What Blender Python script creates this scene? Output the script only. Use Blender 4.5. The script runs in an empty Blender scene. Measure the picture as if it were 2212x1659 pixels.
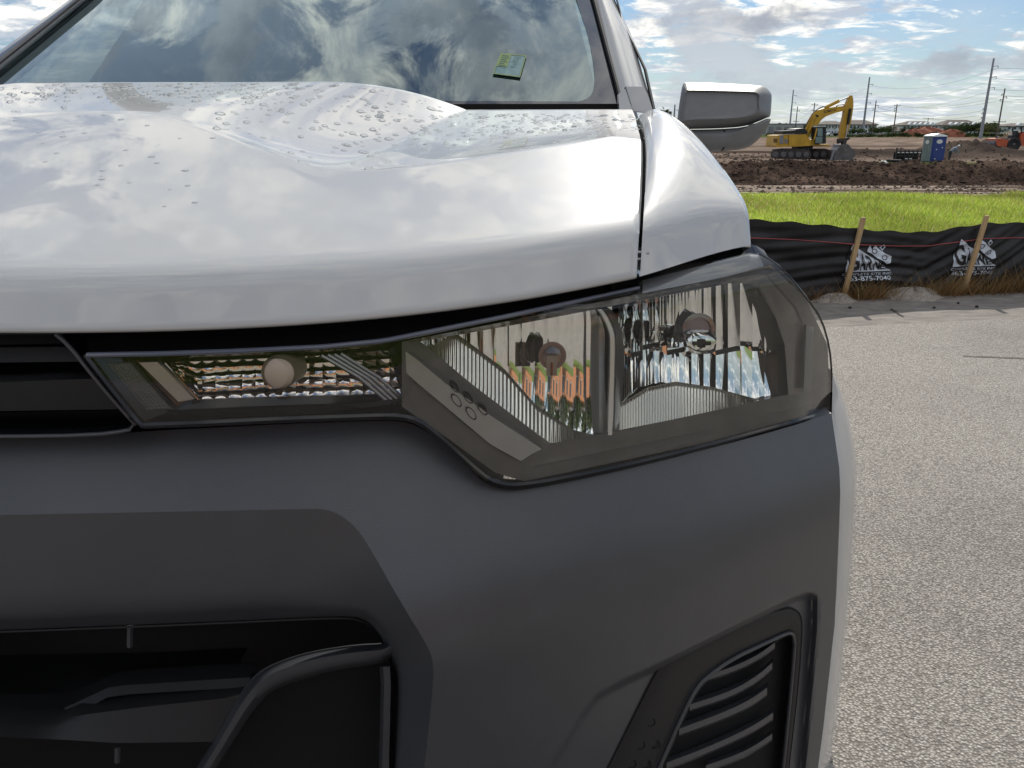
import bpy, math, random
import numpy as np
from mathutils import Vector, Matrix
from math import sin, cos, tan, atan, pi, radians, sqrt
random.seed(7); rng = np.random.default_rng(7)
scene = bpy.context.scene
COL = scene.collection

# ------------------------------------------------------------------ camera
FP = 1726.0; CU, CV = 1106.0, 829.5          # focal length and centre in units of a 2212 x 1659 picture
PITCH = atan((CV - 280.0) / FP)
CAM_H = 1.2
SP, CP = sin(PITCH), cos(PITCH)
cd = bpy.data.cameras.new('camera'); cam = bpy.data.objects.new('camera', cd); COL.objects.link(cam)
cam.location = (0, 0, CAM_H); cam.rotation_euler = (pi/2 - PITCH, 0, 0)
cd.sensor_width = 36.0; cd.lens = 36.0 * FP / 2212.0; cd.clip_start = 0.02; cd.clip_end = 6000
scene.camera = cam

# ------------------------------------------------------------------ light
SUN_EL, SUN_AZ = radians(36), radians(15)     # azimuth measured from +Y towards +X
scene.view_settings.view_transform = 'Standard'; scene.view_settings.look = 'None'
scene.view_settings.exposure = 0.7; scene.view_settings.gamma = 1.0
w = bpy.data.worlds.new('World'); scene.world = w; w.use_nodes = True
CLOUD_A, CLOUD_B, CLOUD_C = (8.1, 2.9, 6), (4.4, 7.2, 3), (4.1, 1.3, 3.1)
def build_world():
    nt = w.node_tree; N = nt.nodes; L = nt.links; N.clear()
    out = N.new('ShaderNodeOutputWorld'); bg = N.new('ShaderNodeBackground'); bg.inputs[1].default_value = 0.10
    sky = N.new('ShaderNodeTexSky'); sky.sky_type = 'NISHITA'; sky.sun_disc = False
    sky.sun_elevation = SUN_EL; sky.sun_rotation = SUN_AZ; sky.air_density = 1.1; sky.dust_density = .4; sky.ozone_density = 3.0
    tc = N.new('ShaderNodeTexCoord'); sep = N.new('ShaderNodeSeparateXYZ'); L.new(tc.outputs['Generated'], sep.inputs[0])
    def M(op, a, b=None, clamp=False):
        n = N.new('ShaderNodeMath'); n.operation = op; n.use_clamp = clamp
        for i, q in enumerate((a, b)):
            if q is None: continue
            if isinstance(q, (int, float)): n.inputs[i].default_value = q
            else: L.new(q, n.inputs[i])
        return n.outputs[0]
    zz = M('MAXIMUM', sep.outputs[2], 0.0)
    dn = M('ADD', zz, 0.07)
    fin = M('ADD', M('MULTIPLY', zz, 3.2), 1.0)
    px = M('MULTIPLY', M('DIVIDE', sep.outputs[0], dn), fin); py = M('MULTIPLY', M('DIVIDE', sep.outputs[1], dn), fin)
    comb = N.new('ShaderNodeCombineXYZ'); L.new(px, comb.inputs[0]); L.new(py, comb.inputs[1])
    def noise(vec, scale, detail, rough, dist, off, sc=(1,1,1)):
        mp = N.new('ShaderNodeMapping'); mp.inputs['Location'].default_value = off; mp.inputs['Scale'].default_value = sc
        L.new(vec, mp.inputs[0])
        n = N.new('ShaderNodeTexNoise'); n.inputs['Scale'].default_value = scale; n.inputs['Detail'].default_value = detail
        n.inputs['Roughness'].default_value = rough; n.inputs['Distortion'].default_value = dist
        L.new(mp.outputs[0], n.inputs['Vector']); return n.outputs[0]
    def ramp(x, a, b):
        n = N.new('ShaderNodeMapRange'); n.interpolation_type = 'SMOOTHSTEP'; n.inputs['From Min'].default_value = a; n.inputs['From Max'].default_value = b
        L.new(x, n.inputs[0]); return n.outputs[0]
    def mix(f, a, b):
        n = N.new('ShaderNodeMix'); n.data_type = 'RGBA'
        L.new(f, n.inputs[0])
        for i, q in ((6, a), (7, b)):
            if isinstance(q, tuple): n.inputs[i].default_value = q + (1,)
            else: L.new(q, n.inputs[i])
        return n.outputs[2]
    # high broken sheet: patches (large) times ripples (small)
    big = noise(comb.outputs[0], 0.34, 3, .5, .2, CLOUD_A)
    rip = noise(comb.outputs[0], 1.6, 10, .65, .6, CLOUD_B, (1, 1.5, 1))
    hi = M('ADD', M('MULTIPLY', big, .50), M('MULTIPLY', rip, .50))
    hi = M('ADD', hi, M('MULTIPLY', zz, .10))      # the deck closes up overhead, as the windshield shows
    m_hi = ramp(hi, .507, .572)
    thin = noise(comb.outputs[0], .6, 6, .6, .3, (7.7, 2.2, 5))
    m_thin = M('MULTIPLY', ramp(M('ADD', thin, M('MULTIPLY', zz, .16)), .45, .75), M('ADD', M('MULTIPLY', zz, .15), .36))
    # low ragged grey cumulus, nearer: in angle space
    lowv = N.new('ShaderNodeMapping'); lowv.inputs['Scale'].default_value = (1, 1, 1.9); L.new(tc.outputs['Generated'], lowv.inputs[0])
    low = noise(lowv.outputs[0], 5.5, 9, .60, .2, CLOUD_C)
    m_low = M('MULTIPLY', ramp(low, .52, .62), .82)
    shade = noise(comb.outputs[0], 2.2, 6, .6, .4, (9.4, 3.2, 2))
    whitec = mix(ramp(shade, .40, .62), (3.3, 3.7, 4.3), (7.8, 7.6, 7.0))
    tone = N.new('ShaderNodeMix'); tone.data_type = 'RGBA'; tone.blend_type = 'MULTIPLY'; tone.inputs[0].default_value = 1
    L.new(sky.outputs[0], tone.inputs[6]); tone.inputs[7].default_value = (.31, .38, .47, 1)
    c = mix(m_thin, tone.outputs[2], (3.9, 4.4, 4.9))
    c = mix(m_hi, c, whitec)
    greyc = mix(ramp(noise(lowv.outputs[0], 8, 5, .6, .2, (4, 2, 1)), .35, .65), (2.2, 2.4, 2.8), (3.6, 3.8, 4.1))
    c = mix(m_low, c, greyc)
    # pale band of moist air along the horizon
    hz = M('MULTIPLY', ramp(zz, .11, .0), .5)
    c = mix(hz, c, (4.0, 4.5, 4.9))
    L.new(c, bg.inputs[0]); L.new(bg.outputs[0], out.inputs[0])
build_world()
sl = bpy.data.lights.new('sun', 'SUN'); sun = bpy.data.objects.new('sun', sl); COL.objects.link(sun)
sl.energy = 2.4; sl.angle = radians(.55); sl.color = (1.0, .94, .84)
sdir = Vector((sin(SUN_AZ)*cos(SUN_EL), cos(SUN_AZ)*cos(SUN_EL), sin(SUN_EL)))
sun.rotation_euler = sdir.to_track_quat('Z', 'Y').to_euler(); sun.location = (0, 0, 30)

# ------------------------------------------------------------------ geometry helpers
def ray(u, v):
    "direction of a picture point per unit of world y"
    u = np.asarray(u, float); v = np.asarray(v, float)
    vx = (u - CU)/FP; vy = (v - CV)/FP; fy = CP - vy*SP
    return vx/fy, (-SP - vy*CP)/fy
def Wp(u, v, y):
    dx, r = ray(u, v); return np.stack([dx*y, np.broadcast_to(y, np.shape(dx*y)), CAM_H + r*y], -1)
def W1(u, v, y): return tuple(float(a) for a in Wp(u, v, y))
TO, TYAW = np.array((-.66, 0.0)), radians(4.0)
TC, TS = cos(TYAW), sin(TYAW)
def to_t(x, y):
    a = x - TO[0]; b = y - TO[1]; return a*TC - b*TS, b*TC + a*TS
def fr_t(s, q, z):
    s = np.asarray(s, float); q = np.asarray(q, float); z = np.asarray(z, float)
    s, q, z = np.broadcast_arrays(s, q, z)
    return np.stack([TO[0] + s*TC + q*TS, TO[1] - s*TS + q*TC, z], -1)
def hit(F, u, v, lo=.25, hi=3.2):
    "point where the sight line through (u,v) meets the truck surface q = F(s,z)"
    dx, r = ray(u, v); lo = np.full(np.shape(dx), lo); hi = np.full(np.shape(dx), hi)
    for _ in range(44):
        m = (lo + hi)/2; s, q = to_t(dx*m, m); g = q - F(s, CAM_H + r*m)
        lo = np.where(g < 0, m, lo); hi = np.where(g < 0, hi, m)
    y = (lo + hi)/2
    return np.stack([dx*y, y, CAM_H + r*y], -1)
def hit_top(Z, u, v, lo=.6, hi=2.6):
    "first point where the sight line goes below z = Z(s,q)"
    dx, r = ray(u, v); dx = np.atleast_1d(dx); r = np.atleast_1d(r)
    ys = np.linspace(lo, hi, 400)
    S, Q = to_t(dx[..., None]*ys, ys); g = CAM_H + r[..., None]*ys - Z(S, Q)
    i = np.argmax(g < 0, -1); i = np.where((g < 0).any(-1), i, np.argmin(g, -1)); i = np.maximum(i, 1)
    a = np.take_along_axis(g, (i-1)[..., None], -1)[..., 0]; b = np.take_along_axis(g, i[..., None], -1)[..., 0]
    t = np.clip(a/np.where(abs(a-b) < 1e-9, 1e-9, a-b), 0, 1); y = ys[i-1] + t*(ys[i]-ys[i-1])
    return np.stack([dx*y, y, CAM_H + r*y], -1)
def resample(pl, n):
    pl = np.asarray(pl, float); d = np.r_[0, np.cumsum(np.linalg.norm(np.diff(pl, axis=0), axis=1))]
    t = np.linspace(0, d[-1], n); return np.stack([np.interp(t, d, pl[:, i]) for i in range(pl.shape[1])], -1)
def smooth_pl(pl, it=2):
    pl = np.asarray(pl, float)
    for _ in range(it):
        q = pl[:-1]*.75 + pl[1:]*.25; r = pl[:-1]*.25 + pl[1:]*.75
        m = np.empty((2*len(q), pl.shape[1])); m[0::2] = q; m[1::2] = r
        pl = np.vstack([pl[:1], m, pl[-1:]])
    return pl
def coons(top, bot, left, right, nu, nv):
    T, B = resample(top, nu), resample(bot, nu); Lf, R = resample(left, nv), resample(right, nv)
    a = np.linspace(0, 1, nu)[None, :, None]; b = np.linspace(0, 1, nv)[:, None, None]
    return (1-b)*T[None] + b*B[None] + (1-a)*Lf[:, None] + a*R[:, None] - ((1-a)*(1-b)*T[0] + a*(1-b)*T[-1] + (1-a)*b*B[0] + a*b*B[-1])
def cols(us, top, bot, nv):
    "picture grid of upright columns between two curves v(u)"
    us = np.asarray(us, float); top = np.asarray(top, float); bot = np.asarray(bot, float)
    t = np.interp(us, top[:, 0], top[:, 1]); b = np.interp(us, bot[:, 0], bot[:, 1])
    k = np.linspace(0, 1, nv)[:, None]; V = t*(1-k) + b*k
    return np.stack([np.broadcast_to(us, V.shape), V], -1)

def mesh_obj(name, V, Fc, mat=None, parent=None, smooth=True, ang=None, col=None):
    me = bpy.data.meshes.new(name)
    V = [tuple(map(float, p)) for p in V]; me.from_pydata(V, [], [tuple(map(int, f)) for f in Fc])
    me.validate(); me.update()
    if col is not None:
        at = me.color_attributes.new('tint', 'FLOAT_COLOR', 'POINT')
        at.data.foreach_set('color', np.asarray(col, np.float32).ravel())
    if smooth:
        me.polygons.foreach_set('use_smooth', [True]*len(me.polygons))
        if ang is not None: me.set_sharp_from_angle(angle=radians(ang))
    if mat is not None: me.materials.append(mat)
    o = bpy.data.objects.new(name, me); COL.objects.link(o)
    if parent is not None: adopt(o, parent)
    return o
def adopt(o, parent):
    o.parent = parent
    o.matrix_parent_inverse = WORLD.get(parent.name, Matrix.Identity(4)).inverted()
WORLD = {}
def empty(name, loc=(0, 0, 0), rz=0.0):
    o = bpy.data.objects.new(name, None); COL.objects.link(o); o.location = loc; o.rotation_euler = (0, 0, rz); o.empty_display_size = .1
    WORLD[o.name] = Matrix.Translation(loc) @ Matrix.Rotation(rz, 4, 'Z'); return o
def tag(o, label, cat, group=None):
    o['label'] = label; o['category'] = cat
    if group: o['group'] = group
    return o
def grid_faces(nv, nu, off=0, closed=False):
    f = []
    for j in range(nv-1):
        for i in range(nu - (0 if closed else 1)):
            a = off + j*nu + i; b = off + j*nu + (i+1) % nu
            f.append((a, b, b+nu, a+nu))
    return f
def sheet(name, P, mat, parent, skirt=None, ang=35, flip=False):
    "grid of points as a panel; skirt = offset vector(s) that turn its rim inwards"
    nv, nu = P.shape[:2]; V = P.reshape(-1, 3); Fc = grid_faces(nv, nu)
    if skirt is not None:
        idx = list(range(nu)) + [j*nu + nu-1 for j in range(1, nv)] + [(nv-1)*nu + i for i in range(nu-2, -1, -1)] + [j*nu for j in range(nv-2, 0, -1)]
        n0 = len(V); V = np.vstack([V, V[idx] + np.asarray(skirt)])
        m = len(idx)
        Fc += [(idx[k], n0+k, n0+(k+1) % m, idx[(k+1) % m]) for k in range(m)]
    if flip: Fc = [f[::-1] for f in Fc]
    return mesh_obj(name, V, Fc, mat, parent, True, ang)
class MB:
    "collects boxes, prisms, tubes into one mesh"
    def __init__(s): s.v = []; s.f = []
    def add(s, V, Fc):
        n = len(s.v); s.v += [tuple(map(float, p)) for p in V]; s.f += [tuple(i+n for i in f) for f in Fc]; return s
    def box(s, c, d, rz=0.0):
        cx, cy, cz = c; a, b, h = d[0]/2, d[1]/2, d[2]/2; C_, S_ = cos(rz), sin(rz); V = []
        for z in (-h, h):
            for x, y in ((-a, -b), (a, -b), (a, b), (-a, b)): V.append((cx + x*C_ - y*S_, cy + x*S_ + y*C_, cz + z))
        return s.add(V, [(3, 2, 1, 0), (4, 5, 6, 7), (0, 1, 5, 4), (1, 2, 6, 5), (2, 3, 7, 6), (3, 0, 4, 7)])
    def prism(s, poly, d):
        "closed outline of 3d points swept by vector d"
        n = len(poly); P = [Vector(p) for p in poly]; D = Vector(d)
        return s.add(P + [p + D for p in P], [tuple(range(n-1, -1, -1)), tuple(range(n, 2*n))] + [(i, (i+1) % n, n+(i+1) % n, n+i) for i in range(n)])
    def tube(s, pts, r, n=8, cap=True):
        pts = [Vector(p) for p in pts]; rs = r if hasattr(r, '__len__') else [r]*len(pts); V = []
        up = Vector((0, 0, 1)); 
        for i, p in enumerate(pts):
            t = (pts[min(i+1, len(pts)-1)] - pts[max(i-1, 0)]).normalized()
            a = t.cross(up if abs(t.dot(up)) < .95 else Vector((0, 1, 0))).normalized(); b = a.cross(t).normalized()
            for k in range(n):
                an = 2*pi*k/n; V.append(p + (a*cos(an) + b*sin(an))*rs[i])
        Fc = [(j*n+k, j*n+(k+1) % n, (j+1)*n+(k+1) % n, (j+1)*n+k) for j in range(len(pts)-1) for k in range(n)]
        if cap: Fc += [tuple(range(n-1, -1, -1)), tuple(range((len(pts)-1)*n, len(pts)*n))]
        return s.add(V, Fc)
    def lathe(s, c, axis, prof, n=28):
        "prof = [(distance along axis, radius)...]"
        c = Vector(c); ax = Vector(axis).normalized(); a = ax.cross(Vector((0, 0, 1)) if abs(ax.z) < .9 else Vector((1, 0, 0))).normalized(); b = a.cross(ax)
        V = []
        for h, r in prof:
            for k in range(n): V.append(c + ax*h + (a*cos(2*pi*k/n) + b*sin(2*pi*k/n))*r)
        return s.add(V, [(j*n+k, j*n+(k+1) % n, (j+1)*n+(k+1) % n, (j+1)*n+k) for j in range(len(prof)-1) for k in range(n)] + [tuple(range(n-1, -1, -1)), tuple(range((len(prof)-1)*n, len(prof)*n))])
    def build(s, name, mat, parent=None, ang=35, smooth=True):
        return mesh_obj(name, s.v, s.f, mat, parent, smooth, ang)

# ------------------------------------------------------------------ materials
def mat_new(name):
    m = bpy.data.materials.new(name); m.use_nodes = True; nt = m.node_tree
    return m, nt, nt.nodes['Principled BSDF']
def N_noise(nt, scale, detail=4, rough=.55, coord='Object', dist=0.0, sc=(1, 1, 1)):
    tc = nt.nodes.new('ShaderNodeTexCoord'); mp = nt.nodes.new('ShaderNodeMapping'); mp.inputs['Scale'].default_value = sc
    nt.links.new(tc.outputs[coord], mp.inputs[0]); n = nt.nodes.new('ShaderNodeTexNoise')
    n.inputs['Scale'].default_value = scale; n.inputs['Detail'].default_value = detail; n.inputs['Roughness'].default_value = rough; n.inputs['Distortion'].default_value = dist
    nt.links.new(mp.outputs[0], n.inputs['Vector']); return n.outputs[0]
def N_ramp(nt, x, stops):
    r = nt.nodes.new('ShaderNodeValToRGB'); e = r.color_ramp.elements
    while len(e) < len(stops): e.new(.5)
    for k, (p, c) in enumerate(stops): e[k].position = p; e[k].color = tuple(c)[:3] + (1,)
    nt.links.new(x, r.inputs[0]); return r.outputs[0]
def N_bump(nt, b, h, strength, dist):
    n = nt.nodes.new('ShaderNodeBump'); n.inputs['Strength'].default_value = strength; n.inputs['Distance'].default_value = dist
    nt.links.new(h, n.inputs['Height']); nt.links.new(n.outputs[0], b.inputs['Normal']); return n
def simple(name, col, rough=.6, metal=0.0, var=.12, scale=6, bump=0.0, bscale=80, bdist=.002, coat=0.0, spec=None, crough=.03):
    m, nt, b = mat_new(name)
    x = N_noise(nt, scale, 5)
    nt.links.new(N_ramp(nt, x, [(.3, [c*(1-var) for c in col]), (.7, [min(1, c*(1+var)) for c in col])]), b.inputs['Base Color'])
    b.inputs['Roughness'].default_value = rough; b.inputs['Metallic'].default_value = metal
    b.inputs['Coat Weight'].default_value = coat; b.inputs['Coat Roughness'].default_value = crough
    if spec is not None: b.inputs['Specular IOR Level'].default_value = spec
    if bump: N_bump(nt, b, N_noise(nt, bscale, 3), bump, bdist)
    return m
def tinted(name, rough=.9, trans=0.0, bump=0.0, bscale=20, bdist=.02, grain=0.0, gscale=8):
    "base colour from the mesh's own colour attribute"
    m, nt, b = mat_new(name); a = nt.nodes.new('ShaderNodeAttribute'); a.attribute_name = 'tint'; c = a.outputs['Color']
    if grain:
        mx = nt.nodes.new('ShaderNodeMix'); mx.data_type = 'RGBA'; mx.blend_type = 'MULTIPLY'; mx.inputs[0].default_value = 1
        nt.links.new(c, mx.inputs[6]); nt.links.new(N_ramp(nt, N_noise(nt, gscale, 8, .65), [(.3, (1-grain,)*3), (.7, (1+grain,)*3)]), mx.inputs[7]); c = mx.outputs[2]
    nt.links.new(c, b.inputs['Base Color']); b.inputs['Roughness'].default_value = rough; b.inputs['Specular IOR Level'].default_value = 0.0
    if bump: N_bump(nt, b, N_noise(nt, bscale, 6), bump, bdist)
    if trans:
        t = nt.nodes.new('ShaderNodeBsdfTranslucent'); nt.links.new(c, t.inputs[0]); mx = nt.nodes.new('ShaderNodeMixShader'); mx.inputs[0].default_value = trans
        out = nt.nodes['Material Output']; nt.links.new(b.outputs[0], mx.inputs[1]); nt.links.new(t.outputs[0], mx.inputs[2]); nt.links.new(mx.outputs[0], out.inputs[0])
    return m
def glassy(name, ior=1.5, tint=(1, 1, 1), rough=.0, gain=1.0, haze=0.0, hazecol=(.5, .5, .5), rcol=(1, 1, 1)):
    "thin clear pane: sharp reflection over see-through"
    m, nt, b = mat_new(name); nt.nodes.remove(b); N = nt.nodes; L = nt.links
    tr = N.new('ShaderNodeBsdfTransparent'); tr.inputs[0].default_value = tuple(tint) + (1,)
    gl = N.new('ShaderNodeBsdfGlossy'); gl.inputs['Roughness'].default_value = rough; gl.inputs[0].default_value = tuple(rcol) + (1,)
    fr = N.new('ShaderNodeFresnel'); fr.inputs[0].default_value = ior
    mu = N.new('ShaderNodeMath'); mu.operation = 'MULTIPLY'; mu.inputs[1].default_value = gain; mu.use_clamp = True; L.new(fr.outputs[0], mu.inputs[0])
    mx = N.new('ShaderNodeMixShader'); L.new(mu.outputs[0], mx.inputs[0])
    base = tr.outputs[0]
    if haze:
        df = N.new('ShaderNodeBsdfDiffuse'); df.inputs[0].default_value = tuple(hazecol) + (1,); m2 = N.new('ShaderNodeMixShader'); m2.inputs[0].default_value = haze
        L.new(base, m2.inputs[1]); L.new(df.outputs[0], m2.inputs[2]); base = m2.outputs[0]
    L.new(base, mx.inputs[1]); L.new(gl.outputs[0], mx.inputs[2])
    L.new(mx.outputs[0], N['Material Output'].inputs[0]); return m

M = {}
def paint_mat():
    m, nt, b = mat_new('white_paint')
    c = N_ramp(nt, N_noise(nt, 3, 6), [(.3, (.505, .512, .52)), (.7, (.53, .537, .545))])
    nt.links.new(c, b.inputs['Base Color']); b.inputs['Roughness'].default_value = .45; b.inputs['Specular IOR Level'].default_value = .08
    b.inputs['Coat Weight'].default_value = 1.0; b.inputs['Coat Roughness'].default_value = .015; b.inputs['Coat IOR'].default_value = 1.52
    return m
M['paint'] = paint_mat()
M['plastic'] = simple('dark_grey_plastic', (.046, .049, .059), .36, 0, .10, 9, .30, 520, .0008, spec=.9)
M['black'] = simple('black_plastic', (.012, .012, .014), .55, 0, .1, 30, .1, 700, .0005)
M['gloss_black'] = simple('gloss_black', (.012, .012, .014), .12, 0, .1, 10, spec=.55)
M['rubber'] = simple('rubber', (.016, .016, .016), .7, 0, .15, 20)
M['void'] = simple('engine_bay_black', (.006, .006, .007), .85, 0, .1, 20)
M['chrome'] = simple('reflector_chrome', (.92, .92, .90), .035, 1.0, .02, 10)
M['satin'] = simple('satin_silver', (.46, .46, .46), .30, .85, .05, 20)
M['ribmetal'] = simple('ribbed_reflector', (.90, .88, .78), .20, .92, .03, 10)
M['bezel'] = simple('lamp_bezel', (.23, .222, .205), .16, 0, .14, 14, spec=.7)
M['bezel_grey'] = simple('lamp_trim_grey', (.42, .43, .43), .22, .45, .08, 14)
M['lens'] = glassy('lamp_lens', 1.5, (.99, .99, .985), 0, 1.0)
M['glass'] = glassy('windshield_glass', 1.5, (.16, .21, .20), 0, 4.4, .05, (.07, .13, .14), rcol=(.80, .92, .94))
M['frit'] = glassy('glass_black_band', 1.5, (1, 1, 1), 0, 2.2, 1.0, (.014, .015, .018), rcol=(.9, .92, 1.0))
M['bulb'] = glassy('bulb_glass', 1.5, (.85, .8, .72), .02, 1.6, .30, (.62, .55, .47))
M['frost'] = simple('frosted_bulb', (.42, .34, .27), .32, 0, .05, 20)
M['amber'] = simple('filament_orange', (.38, .13, .05), .4, 0, .1, 30)
M['silver_paint'] = simple('grained_grey_plastic', (.17, .175, .182), .42, 0, .06, 40, .25, 1400, .0006, spec=.5)
M['steel'] = simple('galvanised_steel', (.28, .30, .33), .5, .3, .15, 1.5)
M['wood'] = simple('weathered_pole_wood', (.11, .09, .075), .85, 0, .25, 4)
# ================================================================== ground
LA = radians(11.0); LD = np.array((cos(LA), sin(LA))); LN = np.array((-sin(LA), cos(LA)))    # direction of kerb and silt fence
LOT0 = np.array((2.9, 5.13)); FEN0 = np.array((3.3, 6.13))
def on_line(p0, a, d=0.0): return p0 + LD*a + LN*d
def strip_sheet(name, p0, a0, a1, d0, d1, z, mat, na=2, nd=2):
    P = np.array([[tuple(on_line(p0, a, d)) + (z,) for a in np.linspace(a0, a1, na)] for d in np.linspace(d0, d1, nd)])
    o = sheet(name, P, mat, None, ang=None); o['kind'] = 'structure'; return o
def lot_mat():
    m, nt, b = mat_new('exposed_aggregate'); N = nt.nodes; L = nt.links
    tc = N.new('ShaderNodeTexCoord')
    def vor(scale, rnd=1.0):
        v = N.new('ShaderNodeTexVoronoi'); v.inputs['Scale'].default_value = scale; v.inputs['Randomness'].default_value = rnd; L.new(tc.outputs['Object'], v.inputs['Vector']); return v
    v1 = vor(155)
    peb = N_ramp(nt, v1.outputs['Color'], [(0, (.25, .232, .212)), (.35, (.385, .36, .332)), (.7, (.50, .472, .44)), (1, (.62, .595, .565))])
    mort = N_ramp(nt, v1.outputs['Distance'], [(.25, (1, 1, 1)), (.62, (.46, .45, .44))])
    mx = N.new('ShaderNodeMix'); mx.data_type = 'RGBA'; mx.blend_type = 'MULTIPLY'; mx.inputs[0].default_value = 1; L.new(peb, mx.inputs[6]); L.new(mort, mx.inputs[7])
    st = N_ramp(nt, N_noise(nt, .75, 9, .66), [(.28, (.70, .69, .68)), (.46, (.92, .91, .90)), (.7, (1.07, 1.06, 1.04))])
    m2 = N.new('ShaderNodeMix'); m2.data_type = 'RGBA'; m2.blend_type = 'MULTIPLY'; m2.inputs[0].default_value = 1; L.new(mx.outputs[2], m2.inputs[6]); L.new(st, m2.inputs[7])
    L.new(m2.outputs[2], b.inputs['Base Color']); b.inputs['Roughness'].default_value = .85
    h = N.new('ShaderNodeMath'); h.operation = 'SUBTRACT'; h.inputs[0].default_value = 1; L.new(v1.outputs['Distance'], h.inputs[1])
    N_bump(nt, b, h.outputs[0], .75, .006); return m
M['lot'] = lot_mat()
def gutter_mat():
    m, nt, b = mat_new('worn_concrete')
    c = N_ramp(nt, N_noise(nt, 5, 9, .7, sc=(1, 2.5, 1)), [(.30, (.10, .088, .08)), (.5, (.19, .17, .155)), (.7, (.27, .245, .225))]); nt.links.new(c, b.inputs['Base Color'])
    b.inputs['Roughness'].default_value = .9; N_bump(nt, b, N_noise(nt, 60, 6), .5, .006); return m
M['gutter'] = gutter_mat()
lot = strip_sheet('parking_lot', LOT0, -60, 60, -13, 0, .0, M['lot'])
gut = strip_sheet('concrete_gutter', LOT0, -60, 60, -.04, .78, -.004, M['gutter'])
# sawn joints in the lot and a crack across the gutter
for (p, q) in (((2080, 770), (2320, 779)), ((1925, 667), (1951, 684))):
    A = []
    for (u, v) in (p, q):
        dx, r = ray(u, v); y = -CAM_H/r; A.append(Vector((float(dx*y), float(y), .0)))
    d = (A[1]-A[0]).normalized(); n = Vector((-d.y, d.x, 0))*.006; z = Vector((0, 0, .004 if v > 700 else .003))
    pts = [A[0].lerp(A[1], t) for t in np.linspace(0, 1, 9)]; 
    V = []; 
    for k, pt in enumerate(pts):
        j = n.normalized()*random.uniform(-.004, .004); V += [pt + n + j + z, pt - n + j + z]
    o = mesh_obj('pavement_joint', V, [(2*k, 2*k+2, 2*k+3, 2*k+1) for k in range(8)], M['void'], lot, False)
# small dark pebbles on the gutter
for (u, v, r_) in ((1836, 665, .012), (2018, 665, .011), (2070, 655, .010), (2110, 663, .013)):
    dx, r = ray(u, v); y = -CAM_H/r
    m_ = MB(); m_.lathe((float(dx*y), float(y), .0), (0, 0, 1), [(-.004, r_*.7), (.004, r_), (r_*.8, r_*.6), (r_, .001)], 7)
    tag(m_.build('pebble', M['rubber']), 'small dark pebble lying on the sunlit concrete gutter', 'pebble', 'pebbles on the gutter')

# ---- site terrain: grass verge falls to a pond bank, then the graded plateau
def fbm(x, y, seed=0, oct_=5, f0=1.0):
    r = np.random.default_rng(seed); out = np.zeros(np.shape(x)); a = 1.0; tot = 0
    for o in range(oct_):
        for k in range(4):
            th = r.uniform(0, 2*pi); ph = r.uniform(0, 2*pi); f = f0*2**o*r.uniform(.7, 1.3); out = out + a*np.sin((x*cos(th) + y*sin(th))*f + ph)*.5; 
        tot += a; a *= .55
    return out/tot
PY = np.array([2, 5.6, 7, 12, 17.0, 20, 24, 30, 45, 56, 59, 62, 65.5, 68, 72, 85, 100, 150, 300, 700, 1500, 4500]); PZ = np.array([-.06, -.05, -.03, -.08, -.12, -.30, -.62, -.98, -1.80, -2.42, -2.40, -1.9, -1.42, -1.38, -1.40, -1.35, -1.30, -1.40, -1.40, -1.4, -1.4, -1.4])
def lump(x, y, cx, cy, rx, ry, h): return h*np.exp(-((x-cx)/rx)**2 - ((y-cy)/ry)**2)
def gxy(u, y, v=300): dx, _ = ray(u, v); return float(dx)*y
mounds = [(gxy(1880, 80), 80, 6, 3, .75), (gxy(1935, 82), 82, 7, 3, .7), (gxy(2075, 79), 79, 4.5, 3, 1.5), (gxy(2120, 78), 78, 6, 3, .95), (gxy(2180, 77), 77, 8, 3, .5), (gxy(2230, 77), 77, 7, 3, .45), (gxy(2085, 100), 100, 3.4, 3, 1.15), (gxy(2135, 103), 103, 1.5, 2.5, 1.2), (gxy(1990, 88), 88, 9, 3, .55)]
ridges = [(gxy(1850+62*k, 63), 63) for k in range(-3, 9)]
def terrain(x, y):
    x = np.asarray(x, float); y = np.asarray(y, float)
    yy = y - .02*(x - 25)*sstep(20, 40, y)
    z = np.interp(yy, PY, PZ)
    bank = sstep(55, 59, y)*sstep(69, 65, y)
    # excavator bites: slanting furrows down the bank
    ph = (x - .9*(y - 60))*1.15; z = z + bank*(.20*np.abs(np.sin(ph*.5 + 1.3*np.sin(x*.37))) + .30*fbm(x, y, 3, 7, .9) + .13*fbm(x, y, 41, 4, 4.5))
    z = z + .05*sstep(18, 24, y)*sstep(58, 52, y)*fbm(x*.35, y, 4, 5, .8) + .04*sstep(66, 70, y)*fbm(x, y, 5, 4, .6)*sstep(400, 100, y) + .012*sstep(6, 8, y)*sstep(20, 17, y)*fbm(x, y, 9, 4, 2)
    mh = np.zeros(np.shape(z))
    for (cx, cy, rx, ry, h) in mounds: mh = np.maximum(mh, lump(x, y, cx, cy, rx, ry, h))
    z = z + mh*(1 + .25*fbm(x, y, 6, 5, 1.2) + .14*fbm(x, y, 42, 4, 4))
    return z
def sstep(a, b, x):
    t = np.clip((np.asarray(x, float) - a)/(b - a), 0, 1); return t*t*(3-2*t)
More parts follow.
